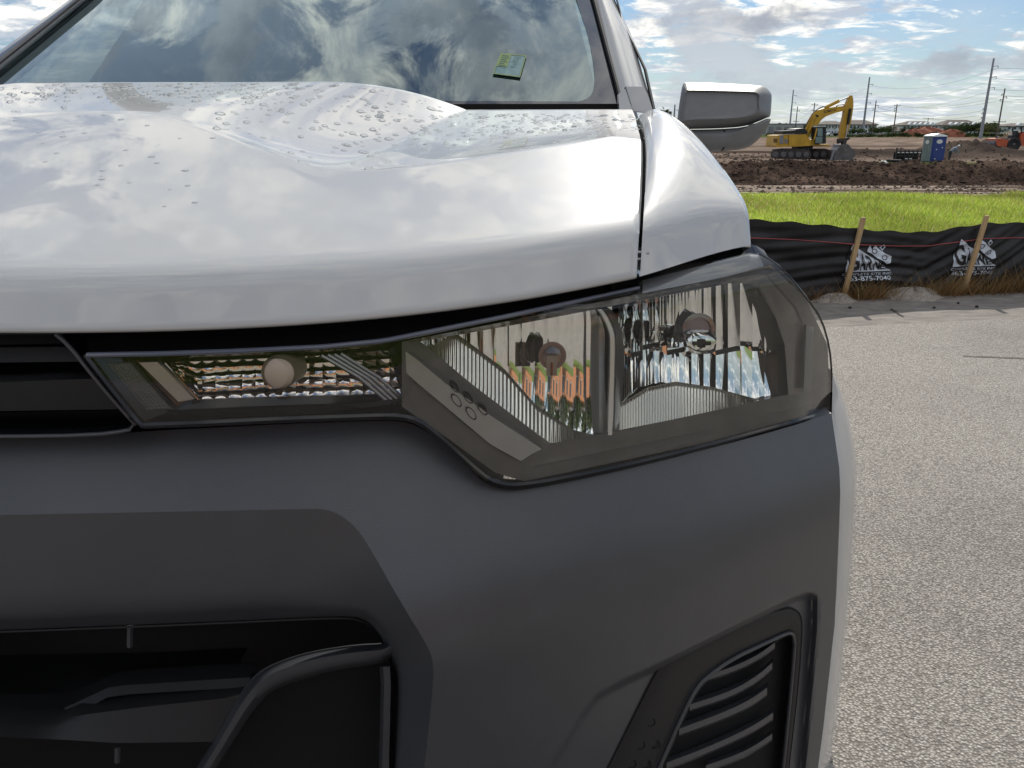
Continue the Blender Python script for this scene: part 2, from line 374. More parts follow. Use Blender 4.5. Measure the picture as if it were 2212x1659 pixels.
def terrain_mesh():
    ys = np.r_[np.arange(2, 17, .5), np.arange(17, 54, .45), np.arange(54, 71, .14), np.arange(71, 112, .5), np.geomspace(112, 4500, 40)]
    ts = np.r_[np.linspace(-3, .0, 24), np.linspace(.02, .12, 8), np.linspace(.13, .75, 300), np.linspace(.78, 3, 24)]
    Y, T = np.meshgrid(ys, ts, indexing='ij'); X = Y*T; Z = terrain(X, Y)
    n = fbm(X*.8, Y*.8, 11, 7, 1.0); n2 = fbm(X*.15, Y*.5, 12, 4, .8)
    dark = np.array((.058, .040, .032)); tan_ = np.array((.215, .165, .135)); mid = np.array((.095, .072, .06)); pale = np.array((.30, .245, .205))
    k_bank = sstep(54, 57, Y)*sstep(68.5, 66, Y)
    k_dark = np.clip(k_bank*1.15 + .25*n, 0, 1)*sstep(52, 56, Y)*sstep(70.5, 67.5, Y)
    sl = sstep(17, 20, Y)*sstep(57, 50, Y); bands = sstep(.1, .5, fbm(X*.12, Y*.9, 13, 3, .9) + .4*n)
    C = np.ones(X.shape + (3,))*tan_
    C = C*(1-sl[..., None]) + (pale*(1-bands[..., None]) + mid*bands[..., None])*sl[..., None]
    pl = sstep(66, 70, Y)*sstep(125, 95, Y)*np.clip(.35 + .8*n2 + .5*n, 0, 1); C = C*(1-pl[..., None]) + mid*pl[..., None]
    mm = sum(lump(X, Y, a, b, c, d, 1.0) for (a, b, c, d, h) in mounds); mm = np.clip(mm*1.2, 0, 1)*np.clip(.75 + .5*n, 0, 1); C = C*(1-mm[..., None]) + np.array((.055, .043, .037))*mm[..., None]
    lit_rdg = sstep(.35, 1.15, .8*n2 + .55*np.abs(np.sin((X - .9*(Y - 60))*.575 + 1.3*np.sin(X*.37))) + .35*n)[..., None]
    dk = dark*(1 - .8*lit_rdg) + np.array((.11, .078, .06))*.8*lit_rdg  # paler brown along the furrows paints sunlight on their ridges
    C = C*(1-k_dark[..., None]) + dk*k_dark[..., None]
    # tyre-packed bands on the far pad
    tb = sstep(84, 88, Y)*sstep(300, 120, Y)*sstep(.25, .6, np.sin(Y*.33 + .02*X)); C = C*(1 - .55*tb[..., None])
    far = sstep(285, 300, Y); C = C*(1-far[..., None]) + np.array((.075, .10, .035))*far[..., None]
    gr = sstep(19, 17.2, Y + .5*n); C = C*(1-gr[..., None]) + np.array((.20, .26, .035))*gr[..., None]
    vg = sstep(6.9, 6.2, Y - .19*(X-3.3)); C = C*(1-vg[..., None]) + np.array((.16, .13, .10))*vg[..., None]
    gp_ = np.exp(-((X - gxy(2010, 68.5))/3.6)**2 - ((Y - 68.6)/1.3)**2); gp_ = np.clip(gp_*1.6 + .3*n*gp_, 0, 1); C = C*(1-gp_[..., None]) + np.array((.13, .19, .04))*gp_[..., None]
    C = np.clip(C*(1 + .34*n[..., None]), .008, .6)
    col = np.concatenate([C, np.ones(X.shape + (1,))], -1).reshape(-1, 4)
    V = np.stack([X, Y, Z], -1).reshape(-1, 3)
    o = mesh_obj('construction_site_ground', V, [f[::1] for f in grid_faces(len(ys), len(ts))], tinted('site_soil', .95, 0, .6, 9, .06, .25, 5), None, True, None, col); o['kind'] = 'structure'
terrain_mesh()
def clods(n):
    y = np.where(rng.random(n) < .55, rng.uniform(55, 68, n), np.where(rng.random(n) < .4, rng.uniform(19, 50, n), rng.uniform(68, 92, n))); x = y*rng.uniform(.14, .66, n); r = rng.gamma(2.0, .027, n)*np.interp(y, [18, 60], [.35, 1.0]) + .015
    z = terrain(x, y); base = np.array([(1, 0, 0), (0, 1, 0), (-1, 0, 0), (0, -1, 0), (0, 0, 1), (0, 0, -1)], float)
    V = (base[None]*rng.uniform(.6, 1.3, (n, 6, 1))*r[:, None, None]*np.array((1.2, 1.0, .75)) + np.stack([x, y, z + r*.25], -1)[:, None]).reshape(-1, 3)
    T = np.array([(0, 1, 4), (1, 2, 4), (2, 3, 4), (3, 0, 4), (1, 0, 5), (2, 1, 5), (3, 2, 5), (0, 3, 5)]); Fc = (T[None] + 6*np.arange(n)[:, None, None]).reshape(-1, 3)
    c = np.where((y > 54)[:, None] & (y < 69)[:, None], np.array((.072, .052, .042)), np.array((.13, .10, .08)))*rng.uniform(.6, 1.6, (n, 1)); C = np.ones((n*6, 4)); C[:, :3] = np.repeat(c, 6, 0)
    o = mesh_obj('soil_clods', V, Fc, bpy.data.materials['site_soil'], None, False, None, C); o['kind'] = 'stuff'; o['label'] = 'loose clods of dug soil scattered over the bank'; o['category'] = 'soil'
clods(6500)
# ---- ground behind the photographer: lawn, walk
lawn = mesh_obj('lawn', [tuple(on_line(LOT0, a, d)) + (-.02,) for a, d in ((-70, -60), (70, -60), (70, -13), (-70, -13))], [(0, 1, 2, 3)], simple('mown_lawn', (.13, .19, .03), .9, 0, .35, 3, .6, 60, .03), None, False); lawn['kind'] = 'structure'

# ================================================================== grass on the verge
def blades(name, n, region, hmin, hmax, wd, cols_, lean, mat, label, white=0.0):
    V = np.zeros((n*3, 3)); C = np.ones((n*3, 4)); P = region(n); z = terrain(P[:, 0], P[:, 1])
    an = rng.uniform(0, 2*pi, n); h = rng.uniform(hmin, hmax, n)*rng.uniform(.6, 1.2, n); dx, dy = np.cos(an)*wd, np.sin(an)*wd; la = rng.uniform(0, 2*pi, n)
    sc = P[:, 2]
    h = h*sc**.5; dx *= sc; dy *= sc
    k = rng.integers(0, len(cols_), n); c = np.array(cols_)[k]*rng.uniform(.75, 1.25, (n, 1))*(1 + .38*fbm(P[:, 0], P[:, 1]*.7, 21, 5, 1.7))[:, None]; dry = rng.random(n) < .07 + .10*(fbm(P[:, 0]*.6, P[:, 1]*.6, 31, 4, 1.1) > .25); c[dry] = np.array((.36, .28, .12))*rng.uniform(.7, 1.2, (int(dry.sum()), 1)); h[dry] *= 1.25; wmask = rng.random(n) < white; c[wmask] = (.6, .6, .5)
    h = h*(1 + .45*fbm(P[:, 0], P[:, 1], 33, 5, 1.3))
    V[0::3] = np.stack([P[:, 0]-dx, P[:, 1]-dy, z-.01], -1); V[1::3] = np.stack([P[:, 0]+dx, P[:, 1]+dy, z-.01], -1); V[2::3] = np.stack([P[:, 0]+np.cos(la)*h*lean, P[:, 1]+np.sin(la)*h*lean, z+h], -1)
    for j in range(3): C[j::3, :3] = c
    o = mesh_obj(name, V, np.arange(n*3).reshape(-1, 3), mat, None, False, None, C); o['kind'] = 'stuff'; o['label'] = label; o['category'] = 'grass'
    return o
def verge(n):
    y = 6.35 + (17.6-6.35)*rng.random(n)**1.25; t = rng.uniform(.26, .70, n); x = y*t; y = y + .19*(x - 3.3)*sstep(12, 6, y)
    y = y + .9*sstep(14, 17, y)*fbm(x, x*0, 51, 5, 1.2)
    return np.stack([x, y, np.interp(y, [6, 18], [.8, 1.5])], -1)
M['grass'] = tinted('grass_blades', .6, .68)
blades('verge_grass', 150000, verge, .04, .10, .0045, [(.27, .36, .055), (.34, .43, .06), (.18, .29, .045), (.43, .47, .12), (.38, .46, .08)], .7, M['grass'], 'bright sunlit grass growing behind the black silt fence', .012)
def weeds(n):
    a = rng.uniform(-2.5, 3.0, n); k = rng.integers(0, 26, n); cl = np.random.default_rng(3).uniform(-2.2, 3.0, 26); a = np.where(rng.random(n) < .75, cl[k] + rng.normal(0, .09, n), a); d = -.06 + rng.normal(0, .05, n)
    p = FEN0 + a[:, None]*LD + d[:, None]*LN; return np.stack([p[:, 0], p[:, 1], rng.uniform(.5, 1.6, n)], -1)
blades('dry_weeds', 14000, weeds, .08, .22, .0030, [(.34, .20, .09), (.44, .28, .14), (.24, .14, .07), (.40, .31, .17)], .8, M['grass'], 'dry brown weeds at the foot of the silt fence')
# heaps of sandy grit against the fence and scattered stones
def grit(a, d, ra, rd, h, label):
    n1, n2 = 22, 10; V = []
    c = on_line(FEN0, a, d)
    for j in range(n2):
        f = j/(n2-1)
        for i in range(n1):
            th = 2*pi*i/n1; k = f*(1 + .18*sin(3*th+a) + .1*sin(7*th)); p = c + LD*ra*k*cos(th) + LN*rd*k*sin(th); V.append((p[0], p[1], -.03 + h*(1-f*f)*(1+.25*sin(5*th+4*f)) + .0))
    return tag(mesh_obj('grit_heap', V, grid_faces(n2, n1, 0, True), simple('sandy_grit', (.34, .30, .26), .95, 0, .3, 40, .8, 90, .02)), label, 'grit heap')
grit(-.30, -.12, .33, .17, .085, 'pale grey sandy heap below the leaning first stake of the fence'); grit(-.95, -.14, .22, .12, .07, 'low grey-brown heap of grit left of the first fence stake')
for k in range(26):
    a = random.uniform(.6, 2.2); d = -.20 + random.gauss(0, .05); p = on_line(FEN0, a, d); r = random.uniform(.008, .028)
    m_ = MB(); m_.lathe((p[0], p[1], -.02), (random.uniform(-.3, .3), random.uniform(-.3, .3), 1), [(0, r), (r*.5, r*1.1), (r*1.2, r*.6), (r*1.4, .001)], 6)
    tag(m_.build('stone', simple('pale_stone', (.50, .47, .42), .9) if k == 0 else bpy.data.materials['pale_stone'], smooth=False), 'pale stone lying in the dry weeds by the gutter', 'stone', 'stones by the gutter')
# ================================================================== pickup truck
truck = empty('pickup_truck', tuple(fr_t(0, 2.6, 0)), -TYAW)
tag(truck, 'white pickup truck with dark grey plastic bumper, clear headlamp and raindrops on its hood', 'pickup truck')
def G(s): return .70 + .40*np.asarray(s)**2
BACK = np.array((TS, TC, 0.0))               # towards the truck's tail
LAT = np.array((TC, -TS, 0.0))
def even_fit(pix, F, deg=3):
    P = hit(F, *np.array(pix, float).T); s, q = to_t(P[:, 0], P[:, 1])
    c = np.polyfit(s*s, P[:, 2], deg); return lambda x: np.polyval(c, np.clip(np.asarray(x)**2, 0, .86))
def setback(s): return .065*sstep(.70, .90, s)
F_lip = lambda s, z: G(s) + .09 + setback(s)
F_nose = lambda s, z: G(s) + .128 + setback(s)
z_lip = even_fit([(-50, 724), (0, 722), (300, 715), (500, 709), (700, 700), (1000, 670), (1200, 638), (1370, 597), (1500, 562), (1620, 530)], F_lip)
z_nose = even_fit([(0, 594), (300, 590), (500, 582), (900, 556), (1200, 520), (1370, 484), (1500, 464), (1614, 444)], F_nose)
def z_slope(s, q):
    d = q - (G(s) + .128); return z_nose(s) + .335*d - .05*d*d
crest_px = smooth_pl([(330, 236), (400, 266), (520, 308), (640, 346), (720, 363), (800, 368), (900, 363), (1000, 352), (1150, 332), (1385, 301)], 3)
Pc = hit_top(z_slope, crest_px[:, 0], crest_px[:, 1]); cs, cq = to_t(Pc[:, 0], Pc[:, 1])
o_ = np.argsort(cs); cs, cq = cs[o_], cq[o_]
def q_crest(s): return np.interp(.5*(np.asarray(s, float) + np.sqrt(np.asarray(s, float)**2 + .004)), np.maximum(cs - cs[0], 0)*.90 + .0, cq)
def q_rear(s): return 1.70 + .10*np.asarray(s)**2
def sstep(a, b, x):
    t = np.clip((x - a)/(b - a), 0, 1); return t*t*(3-2*t)
def z_rear_outer(s): return 1.236 + .004*np.asarray(s)
def hood_z(s, q):
    s = np.asarray(s, float); q = np.asarray(q, float); a = np.sqrt(s*s + .0009)
    qc = q_crest(s); qr = q_rear(s); zc = z_slope(s, qc)
    t = np.clip((q - qc)/np.maximum(qr - qc, .05), 0, 1.2)
    sc = .28 + .17*t; ad = np.sqrt((s + .14)**2 + .0009) - .14
    dome = .054*(1 - (1 - np.clip((sc - ad)/.30, 0, 1))**2.2)
    back = zc + (z_rear_outer(a) - zc)*t**1.15 + dome*t
    back = back - .016*np.exp(-((s - .30)/.11)**2)*np.sin(pi*np.clip(t, 0, 1)**.55) - .006*np.exp(-((a-.62)/.16)**2)*np.sin(pi*np.clip(t, 0, 1))
    return np.where(q < qc, z_slope(s, q), back)
# hood outline along the shut line
gap_h = np.array([(1372, 597), (1376, 484), (1380, 420), (1385, 335), (1382, 290), (1371, 250)], float)
gap_f = np.array([(1390, 585), (1393, 480), (1396, 410), (1401, 335), (1396, 290), (1383, 248)], float)
def gap_pts(px):
    out = [hit(F_lip, *px[0]), hit(F_nose, *px[1])]
    out += list(hit_top(hood_z, px[2:, 0], px[2:, 1])); return np.array(out)
Ph = gap_pts(gap_h); hs, hq = to_t(Ph[:, 0], Ph[:, 1])
Pf = gap_pts(gap_f); fs, fq = to_t(Pf[:, 0], Pf[:, 1])
for A_, PP in ((gap_h, Ph), (gap_f, Pf)):      # iron small kinks out of both edges
    s_, q_ = to_t(PP[:, 0], PP[:, 1]); s2 = np.polyval(np.polyfit(q_, s_, 2), q_); zz_ = PP[:, 2].copy(); zz_[2:] = hood_z(np.minimum(s2[2:], .765), q_[2:]); PP[:] = fr_t(s2, q_, zz_)
hs, hq = to_t(Ph[:, 0], Ph[:, 1]); fs, fq = to_t(Pf[:, 0], Pf[:, 1])
print('hood gap s', hs.round(3), 'q', hq.round(3), 'z', Ph[:, 2].round(3)); print('fender gap', fs.round(3), fq.round(3))
print('crest', [(round(float(x), 2), round(float(q_crest(x)), 3), round(float(z_slope(x, q_crest(x))), 3)) for x in (0, .1, .3, .5, .8)])
print('lip z', [round(float(z_lip(x)), 3) for x in (0, .3, .6, .8, .9)], 'nose', [round(float(z_nose(x)), 3) for x in (0, .3, .6, .8, .9)])
def s_hood(q): return np.interp(q, np.sort(hq), hs[np.argsort(hq)])
def hood_mesh():
    nu = 241; k = np.linspace(-1, 1, nu); rows = []
    def row(qf, zf, ds=0.0):
        s = k*.8
        for _ in range(6):
            q = qf(s); s = k*(s_hood(np.interp(abs(k), [0, 1], [q[nu//2], q[-1]]))+ds)
        rows.append(fr_t(s, qf(s), zf(s)))
    lipq = lambda s: G(s) + .09; nq = lambda s: G(s) + .128
    row(lambda s: lipq(s) + .05, lambda s: z_lip(s) + .004); row(lambda s: lipq(s)+.010, lambda s: z_lip(s) - .002); row(lambda s: lipq(s)+.003, lambda s: z_lip(s) + .001)
    for a in (.06, .18, .34, .5, .66): row(lambda s, a=a: lipq(s)*(1-a) + nq(s)*a, lambda s, a=a: z_lip(s)*(1-a) + z_nose(s)*a)
    A0 = .66; D1 = .032            # soft nose: curve from the lip face into the sloping top
    for t in np.linspace(0, 1, 12)[1:]:
        row(lambda s, t=t: (1-t)**2*(lipq(s)*(1-A0) + nq(s)*A0) + 2*t*(1-t)*nq(s) + t*t*(nq(s) + D1), lambda s, t=t: (1-t)**2*(z_lip(s)*(1-A0) + z_nose(s)*A0) + 2*t*(1-t)*z_nose(s) + t*t*z_slope(s, nq(s) + D1))
    for d in np.linspace(0, .97, 24)[1:]:
        row(lambda s, d=d: nq(s) + D1 + (q_crest(s) - nq(s) - D1)*d, lambda s, d=d: z_slope(s, nq(s) + D1 + (q_crest(s) - nq(s) - D1)*d))
    for e in (-.006, -.002): row(lambda s, e=e: q_crest(s)+e, lambda s, e=e: z_slope(s, q_crest(s)+e) - (.0 if e < -.003 else .0004))
    for e in (.003, .008): row(lambda s, e=e: q_crest(s)+e, lambda s, e=e: hood_z(s, q_crest(s)+e))
    for t in np.r_[np.linspace(.05, 1, 44)]:
        row(lambda s, t=t: q_crest(s) + .008 + (q_rear(s) - q_crest(s) - .008)*t, lambda s, t=t: hood_z(s, q_crest(s) + .008 + (q_rear(s)-q_crest(s)-.008)*t))
    zr = lambda s: hood_z(s, q_rear(s))
    row(lambda s: q_rear(s)+.006, lambda s: zr(s) - .004); row(lambda s: q_rear(s)+.008, lambda s: zr(s) - .03)
    P = np.array(rows)
    # rolled side edges along the shut lines
    down = np.where((np.arange(len(P)) < 12)[:, None, None], BACK*.03, np.array((0, 0, -.03)))
    sag = np.where((np.arange(len(P)) < 12)[:, None, None], BACK*.004, np.array((0, 0, -.006)))
    L1 = P[:, :1] + sag - LAT*.003; L2 = P[:, :1] + down
    R1 = P[:, -1:] + sag + LAT*.003; R2 = P[:, -1:] + down
    P = np.concatenate([L2, L1, P, R1, R2], 1)
    return sheet('hood', P, M['paint'], truck, ang=55)
hood = hood_mesh()

def fender_mesh(side=1):
    out_px = [(1621, 530), (1615, 444), (1594, 398), (1552, 345), (1494, 285), (1440, 246)]
    rows = []
    def st(P0, s1, z1, q1):
        s0, q0 = to_t(P0[0], P0[1]); z0 = P0[2]; r = []
        r += [(s0, q0, z0 - .03), (s0 - .003, q0, z0 - .006)]
        for a in np.linspace(0, .94, 9): r.append((s0 + (s1 - s0)*a, q0 + (q1-q0)*a*a, z0 + (z1 - z0)*a + .010*sin(pi*a*.95)))
        q0 = q1
        r += [(s1 + .001, q0, z1 - .002), (s1 + .006, q0+.002, z1 - .02), (s1 + .02, q0+.004, z1 - .06), (max(s1+.05, .96), q0+.006, z1 - .16), (1.01, q0+.008, .86), (1.01, q0+.008, .72)]
        return r
    Q = []
    for i, (u, v) in enumerate(out_px):
        q0 = fq[i]; dx, r = ray(u, v)
        if i == 0: P = hit(F_lip, u, v); y = P[1]
        elif i == 1: P = hit(F_nose, u, v); y = P[1]
        else: y = (q0 + (0, 0, .15, .10, .055, .0)[i] + TO[0]*TS)/(TC + dx*TS)
        s1, q1 = to_t(dx*y, y); Q.append((Pf[i], float(s1), float(CAM_H + r*y), float(q1)))
    print('fender shoulder', [(round(a[1], 3), round(a[2], 3), round(a[3], 3)) for a in Q])
    for i, (P0, s1, z1, q1) in enumerate(Q):
        r = st(P0, s1, z1, q1)
        if i < 2:   # front edge follows the swept plan
            Fq, Fz = ((lambda s: G(s) + .09 + setback(s), z_lip), (lambda s: G(s) + .128 + setback(s), z_nose))[i]; rr = []
            for k, (s, q, z) in enumerate(r):
                se = min(s, s1); dz = 0; 
                rr.append((s, float(Fq(se)) + (0 if k < 12 else .05 + 3.6*(s - s1)) + (.03 if k == 0 else 0), float(Fz(se)) + dz if k < 11 else z))
            r = rr
        rows.append(np.array(r))
    # thicken between stations: quadratic fairing along the length
    R = np.array(rows); lip = R[0].copy(); lip[:, 1] += .05; lip[:, 2] += .004
    lip2 = R[0].copy(); lip2[:, 1] += .006; lip2[:, 2] -= .002
    fine = [lip, lip2, R[0]]
    K = R[1:]; x = np.array([0, .22, .42, .62, 1.0]) if len(K) == 5 else np.linspace(0, 1, len(K)); x = (K[:, 4, 1] - K[0, 4, 1])/(K[-1, 4, 1] - K[0, 4, 1])
    co = np.polyfit(x, K.reshape(len(K), -1), 2); off = K[0].ravel() - co[2]
    def fair(t): return (co[0]*t*t + co[1]*t + co[2] + off*(1-t)**3).reshape(K.shape[1:])
    A0 = .66; T1 = .07
    for a in (.1, .3, .5, .66): fine.append(R[0]*(1-a) + R[1]*a)
    for t in np.linspace(0, 1, 10)[1:]: fine.append((1-t)**2*(R[0]*(1-A0) + R[1]*A0) + 2*t*(1-t)*R[1] + t*t*fair(T1))
    for t in np.linspace(T1, 1, 26)[1:]: fine.append(fair(t))
    last = fine[-1].copy(); last[:, 1] += .12; last[:, 2] -= .01; fine.append(last)
    A = np.array(fine); P = fr_t(A[..., 0], A[..., 1], A[..., 2])
    o = sheet('fender', P, M['paint'], truck, ang=55)
    A2 = A.copy(); A2[..., 0] *= -1
    sheet('fender', fr_t(A2[..., 0], A2[..., 1], A2[..., 2])[:, ::-1], M['paint'], truck, ang=55)
    return A
FA = fender_mesh()
# black channel under the shut line
gp = (Ph + Pf)/2; gp[:, 2] -= .026; gp = gp[1:]; gp[0] += BACK*.045 - np.array((0, 0, .01))
for sgn in (1, -1):
    mb = MB()
    s, q = to_t(gp[:, 0], gp[:, 1]); L = fr_t(sgn*(s - .02), q, gp[:, 2]); R = fr_t(sgn*(s + .02), q, gp[:, 2])
    mb.add(list(L) + list(R), [(i, i+1, len(L)+i+1, len(L)+i) for i in range(len(L)-1)])
    mb.build('shut_line_channel', M['void'], truck)
mb = MB()
for v in (545, 560):
    p = hit(lambda s, z: G(s)+.125, 1381, v); mb.tube([p - LAT*.012, p + LAT*.012], .0022, 6)
mb.build('hood_seal_clip', M['satin'], truck)

# ------------------------------------------------------------------ raindrops on the hood
def drops():
    t1, f1 = [], []
    n, m = 8, 3
    V = []; Fc = []
    def one(s, q, z, r, el, ht):
        b = len(V); e = .004
        zx = (hood_z(s+e, q) - hood_z(s-e, q))/(2*e); zq = (hood_z(s, q+e) - hood_z(s, q-e))/(2*e)
        rows_ = [(1, 0), (.86, .52), (.5, .87)]
        for rr, hh in rows_:
            for k in range(n):
                a = 2*pi*k/n; ds = cos(a)*r*rr*el; dq = sin(a)*r*rr
                V.append(tuple(fr_t(s+ds, q+dq, z + zx*ds + zq*dq + hh*ht)))
        V.append(tuple(fr_t(s, q, z + ht)))
        for j in range(2):
            for k in range(n): Fc.append((b+j*n+k, b+j*n+(k+1) % n, b+(j+1)*n+(k+1) % n, b+(j+1)*n+k))
        for k in range(n): Fc.append((b+2*n+k, b+2*n+(k+1) % n, b+3*n))
    cnt = 0
    while cnt < 950:
        s = random.uniform(-.55, .78); q = random.uniform(1.0, 1.69); qc = float(q_crest(s))
        t = (q - qc)/(float(q_rear(s)) - qc)
        if t < .04: continue
        dens = .08 + .92*sstep(.15, .75, t)*(.35 + .65*sstep(.42, .55, s) + .35*(abs(s) < .16))
        if random.random() > dens: continue
        r = random.choice([.0022, .003, .004, .0055])*random.uniform(.8, 1.3)*(.75 if s > .4 else .9)
        one(s, q, float(hood_z(s, q)) - .0002, r, random.uniform(1, 1.6), r*.55); cnt += 1
    for _ in range(46):
        s = random.uniform(-.45, .2); q = float(q_crest(s)) - random.uniform(.02, .30)
        r = random.uniform(.002, .0042); one(s, q, float(hood_z(s, q)) - .0002, r, 1.3, r*.4)
    o = mesh_obj('water_droplets', V, Fc, M['drop'], hood); o['kind'] = 'stuff'
    o['label'] = 'raindrops beaded on the white hood'
M['drop'] = glassy('water_drop', 1.33, (.97, .98, .98), 0, 2.2)
drops()

# ------------------------------------------------------------------ windshield, pillars, cowl
F_ws = lambda s, z: 1.90 + .10*s*s + (z - 1.24)/.72
def wsheet(name, g, mat, dq=0.0, parent=truck, skirt=None):
    return sheet(name, hit(lambda s, z: F_ws(s, z) + dq, g[..., 0], g[..., 1], .5, 6), mat, parent, skirt, flip=True)
ws = wsheet('windshield', coons([(190, -120), (1248, -120)], [(-125, 262), (1342, 262)], [(190, -120), (170, 2), (0, 135), (-100, 215), (-125, 262)], [(1248, -120), (1283, 0), (1335, 190), (1342, 262)], 40, 30), M['glass'])
fr_right = coons([(1205, -120), (1248, -120)], [(1240, 221), (1342, 226)], smooth_pl([(1205, -120), (1245, 0), (1272, 80), (1283, 140), (1285, 190), (1272, 214), (1240, 221)], 2), [(1248, -120), (1283, 0), (1335, 190), (1342, 226)], 10, 40)
o = wsheet('windshield_border', fr_right, M['frit'], -.004, ws)
wsheet('windshield_border', coons([(-100, 214), (1240, 219)], [(-125, 270), (1342, 264)], [(-100, 214), (-125, 270)], [(1240, 219), (1342, 226), (1342, 264)], 40, 6), M['frit'], -.004, ws)
# registration slip behind the glass
gs = coons([(1082, 114), (1137, 119.5)], [(1064, 159), (1123.5, 167)], [(1082, 114), (1064, 159)], [(1137, 119.5), (1123.5, 167)], 9, 9)
def sticker_mat():
    m, nt, b = mat_new('paper_slip'); b.inputs['Roughness'].default_value = .7
    c = N_ramp(nt, N_noise(nt, 60, 3), [(.42, (.22, .35, .36)), (.62, (.27, .41, .41))]); nt.links.new(c, b.inputs['Base Color']); return m
M['slip'] = sticker_mat(); M['slip_green'] = simple('slip_green', (.28, .38, .16), .7); M['ink'] = simple('faded_ink', (.10, .22, .20), .8)
slip = sheet('inspection_slip', hit(lambda s, z: F_ws(s, z) - .006, gs[..., 0], gs[..., 1], .5, 6), M['slip'], ws)
slip['label'] = 'pale blue and green paper slip behind the windshield'
def slip_at(a, b): return gs[0, 0]*(1-a)*(1-b) + gs[0, -1]*a*(1-b) + gs[-1, 0]*(1-a)*b + gs[-1, -1]*a*b
def slip_rect(mbx, a0, b0, a1, b1, dq):
    q = np.array([slip_at(a0, b0), slip_at(a1, b0), slip_at(a1, b1), slip_at(a0, b1)])
    mbx.add(hit(lambda s, z: F_ws(s, z) + dq, q[:, 0], q[:, 1], .5, 6), [(0, 1, 2, 3)])
mb = MB(); slip_rect(mb, .04, .04, .42, .62, -.008); slip_rect(mb, 0, 0, 1, .04, -.008); slip_rect(mb, 0, .96, 1, 1, -.008); slip_rect(mb, 0, .04, .04, .96, -.008); slip_rect(mb, .96, .04, 1, .96, -.008)
mb.build('slip_border', M['slip_green'], slip)
mb = MB()
for k in range(6): slip_rect(mb, .08, .09+.09*k, .08+random.uniform(.15, .3), .115+.09*k, -.010)
for k in range(5): slip_rect(mb, .5+random.uniform(0, .1), .1+.11*k, .7+random.uniform(0, .15), .125+.11*k, -.010)
mb.build('slip_print', M['ink'], slip)
# cabin darkness
mb = MB(); P = [fr_t(s, q, z) for s, q, z in ((-.80, 2.05, 1.0), (.80, 2.05, 1.0), (.78, 3.2, 1.0), (-.78, 3.2, 1.0), (-.62, 3.3, 1.72), (.62, 3.3, 1.72), (-.62, 2.8, 1.72), (.62, 2.8, 1.72))]
mb.add(P, [(0, 1, 2, 3), (3, 2, 5, 4), (0, 3, 4, 6), (1, 7, 5, 2), (6, 4, 5, 7)]); mb.build('cabin_interior', simple('cabin_dark', (.012, .013, .014), .8), truck)
# cowl strip and wiper between hood and glass
g = coons([(-120, 226), (1345, 224)], [(-130, 262), (1345, 262)], [(-120, 226), (-130, 262)], [(1345, 224), (1345, 262)], 30, 4)
sheet('cowl_panel', hit(lambda s, z: 1.80 + .10*s*s + (1.24 - z)*.4, g[..., 0], g[..., 1]), M['black'], truck)
wp = hit(lambda s, z: F_ws(s, z) - .02, np.array([955, 985, 1020, 1075, 1130]), np.array([231, 230, 231, 234, 236]), .5, 6)
MB().tube(wp, .006, 8).build('wiper_arm', M['black'], truck)
# pillars
def pillar(name, inner, outer, mat, dq0, dq1, parent=truck, nn=6):
    a = resample(inner, 26); b = resample(outer, 26); k = np.linspace(0, 1, nn)[None, :, None]
    g = a[:, None]*(1-k) + b[:, None]*k
    F = None; kk = np.linspace(0, 1, nn)
    cols_ = []
    for i in range(nn): cols_.append(hit(lambda s, z, i=i: F_ws(s, z) + dq0 + (dq1-dq0)*kk[i]**2 - .018*sin(pi*kk[i]), g[:, i, 0], g[:, i, 1], .5, 6))
    P = np.stack(cols_, 1); P = np.concatenate([P, P[:, -1:] + BACK*.12 + LAT*.01], 1)
    return sheet(name, P, mat, parent, ang=60)
pillar('roof_pillar', [(1252, -120), (1288, 0), (1338, 190), (1346, 240)], [(1280, -120), (1328, 0), (1362, 70), (1402, 205), (1414, 240)], M['paint'], -.004, .05)
pillar('pillar_gasket', [(1246, -120), (1279, 0), (1330, 190), (1338, 226)], [(1252, -120), (1288, 0), (1338, 190), (1345, 226)], M['rubber'], -.012, -.010, nn=3)
pillar('door_gasket', [(1290, -120), (1331, 0), (1340, 40), (1390, 150), (1408, 238)], [(1294, -120), (1335, 0), (1345, 40), (1397, 150), (1417, 240)], M['rubber'], .05, .06, nn=3)
pillar('roof_pillar', [(290, -110), (190, -12), (0, 140), (-125, 238)], [(240, -110), (152, -2), (0, 110), (-150, 225)], simple('pillar_dark', (.10, .10, .105), .25, coat=.5), -.01, .0)
pillar('pillar_gasket', [(310, -118), (200, -12), (0, 152), (-118, 244)], [(290, -110), (186, -12), (0, 138), (-125, 236)], M['paint'], -.012, -.012, nn=3)
# painted cap where pillar, hood and fender meet
y = 1.72
capF = lambda s, z: 1.80 + (z - 1.2)*.55
g = coons([(1352, 187), (1390, 187)], [(1368, 240), (1412, 244)], [(1352, 187), (1368, 240)], [(1390, 187), (1400, 205), (1412, 244)], 8, 8)
sheet('pillar_cap', hit(capF, g[..., 0], g[..., 1]), M['paint'], truck, BACK*.06)
g = coons([(1336, 203), (1351, 192)], [(1338, 240), (1368, 244)], [(1336, 203), (1338, 240)], [(1351, 192), (1368, 244)], 8, 8)
sheet('hood_corner', hit(lambda s, z: 1.78 + (z - 1.2)*.55, g[..., 0], g[..., 1]), M['paint'], truck, BACK*.05)

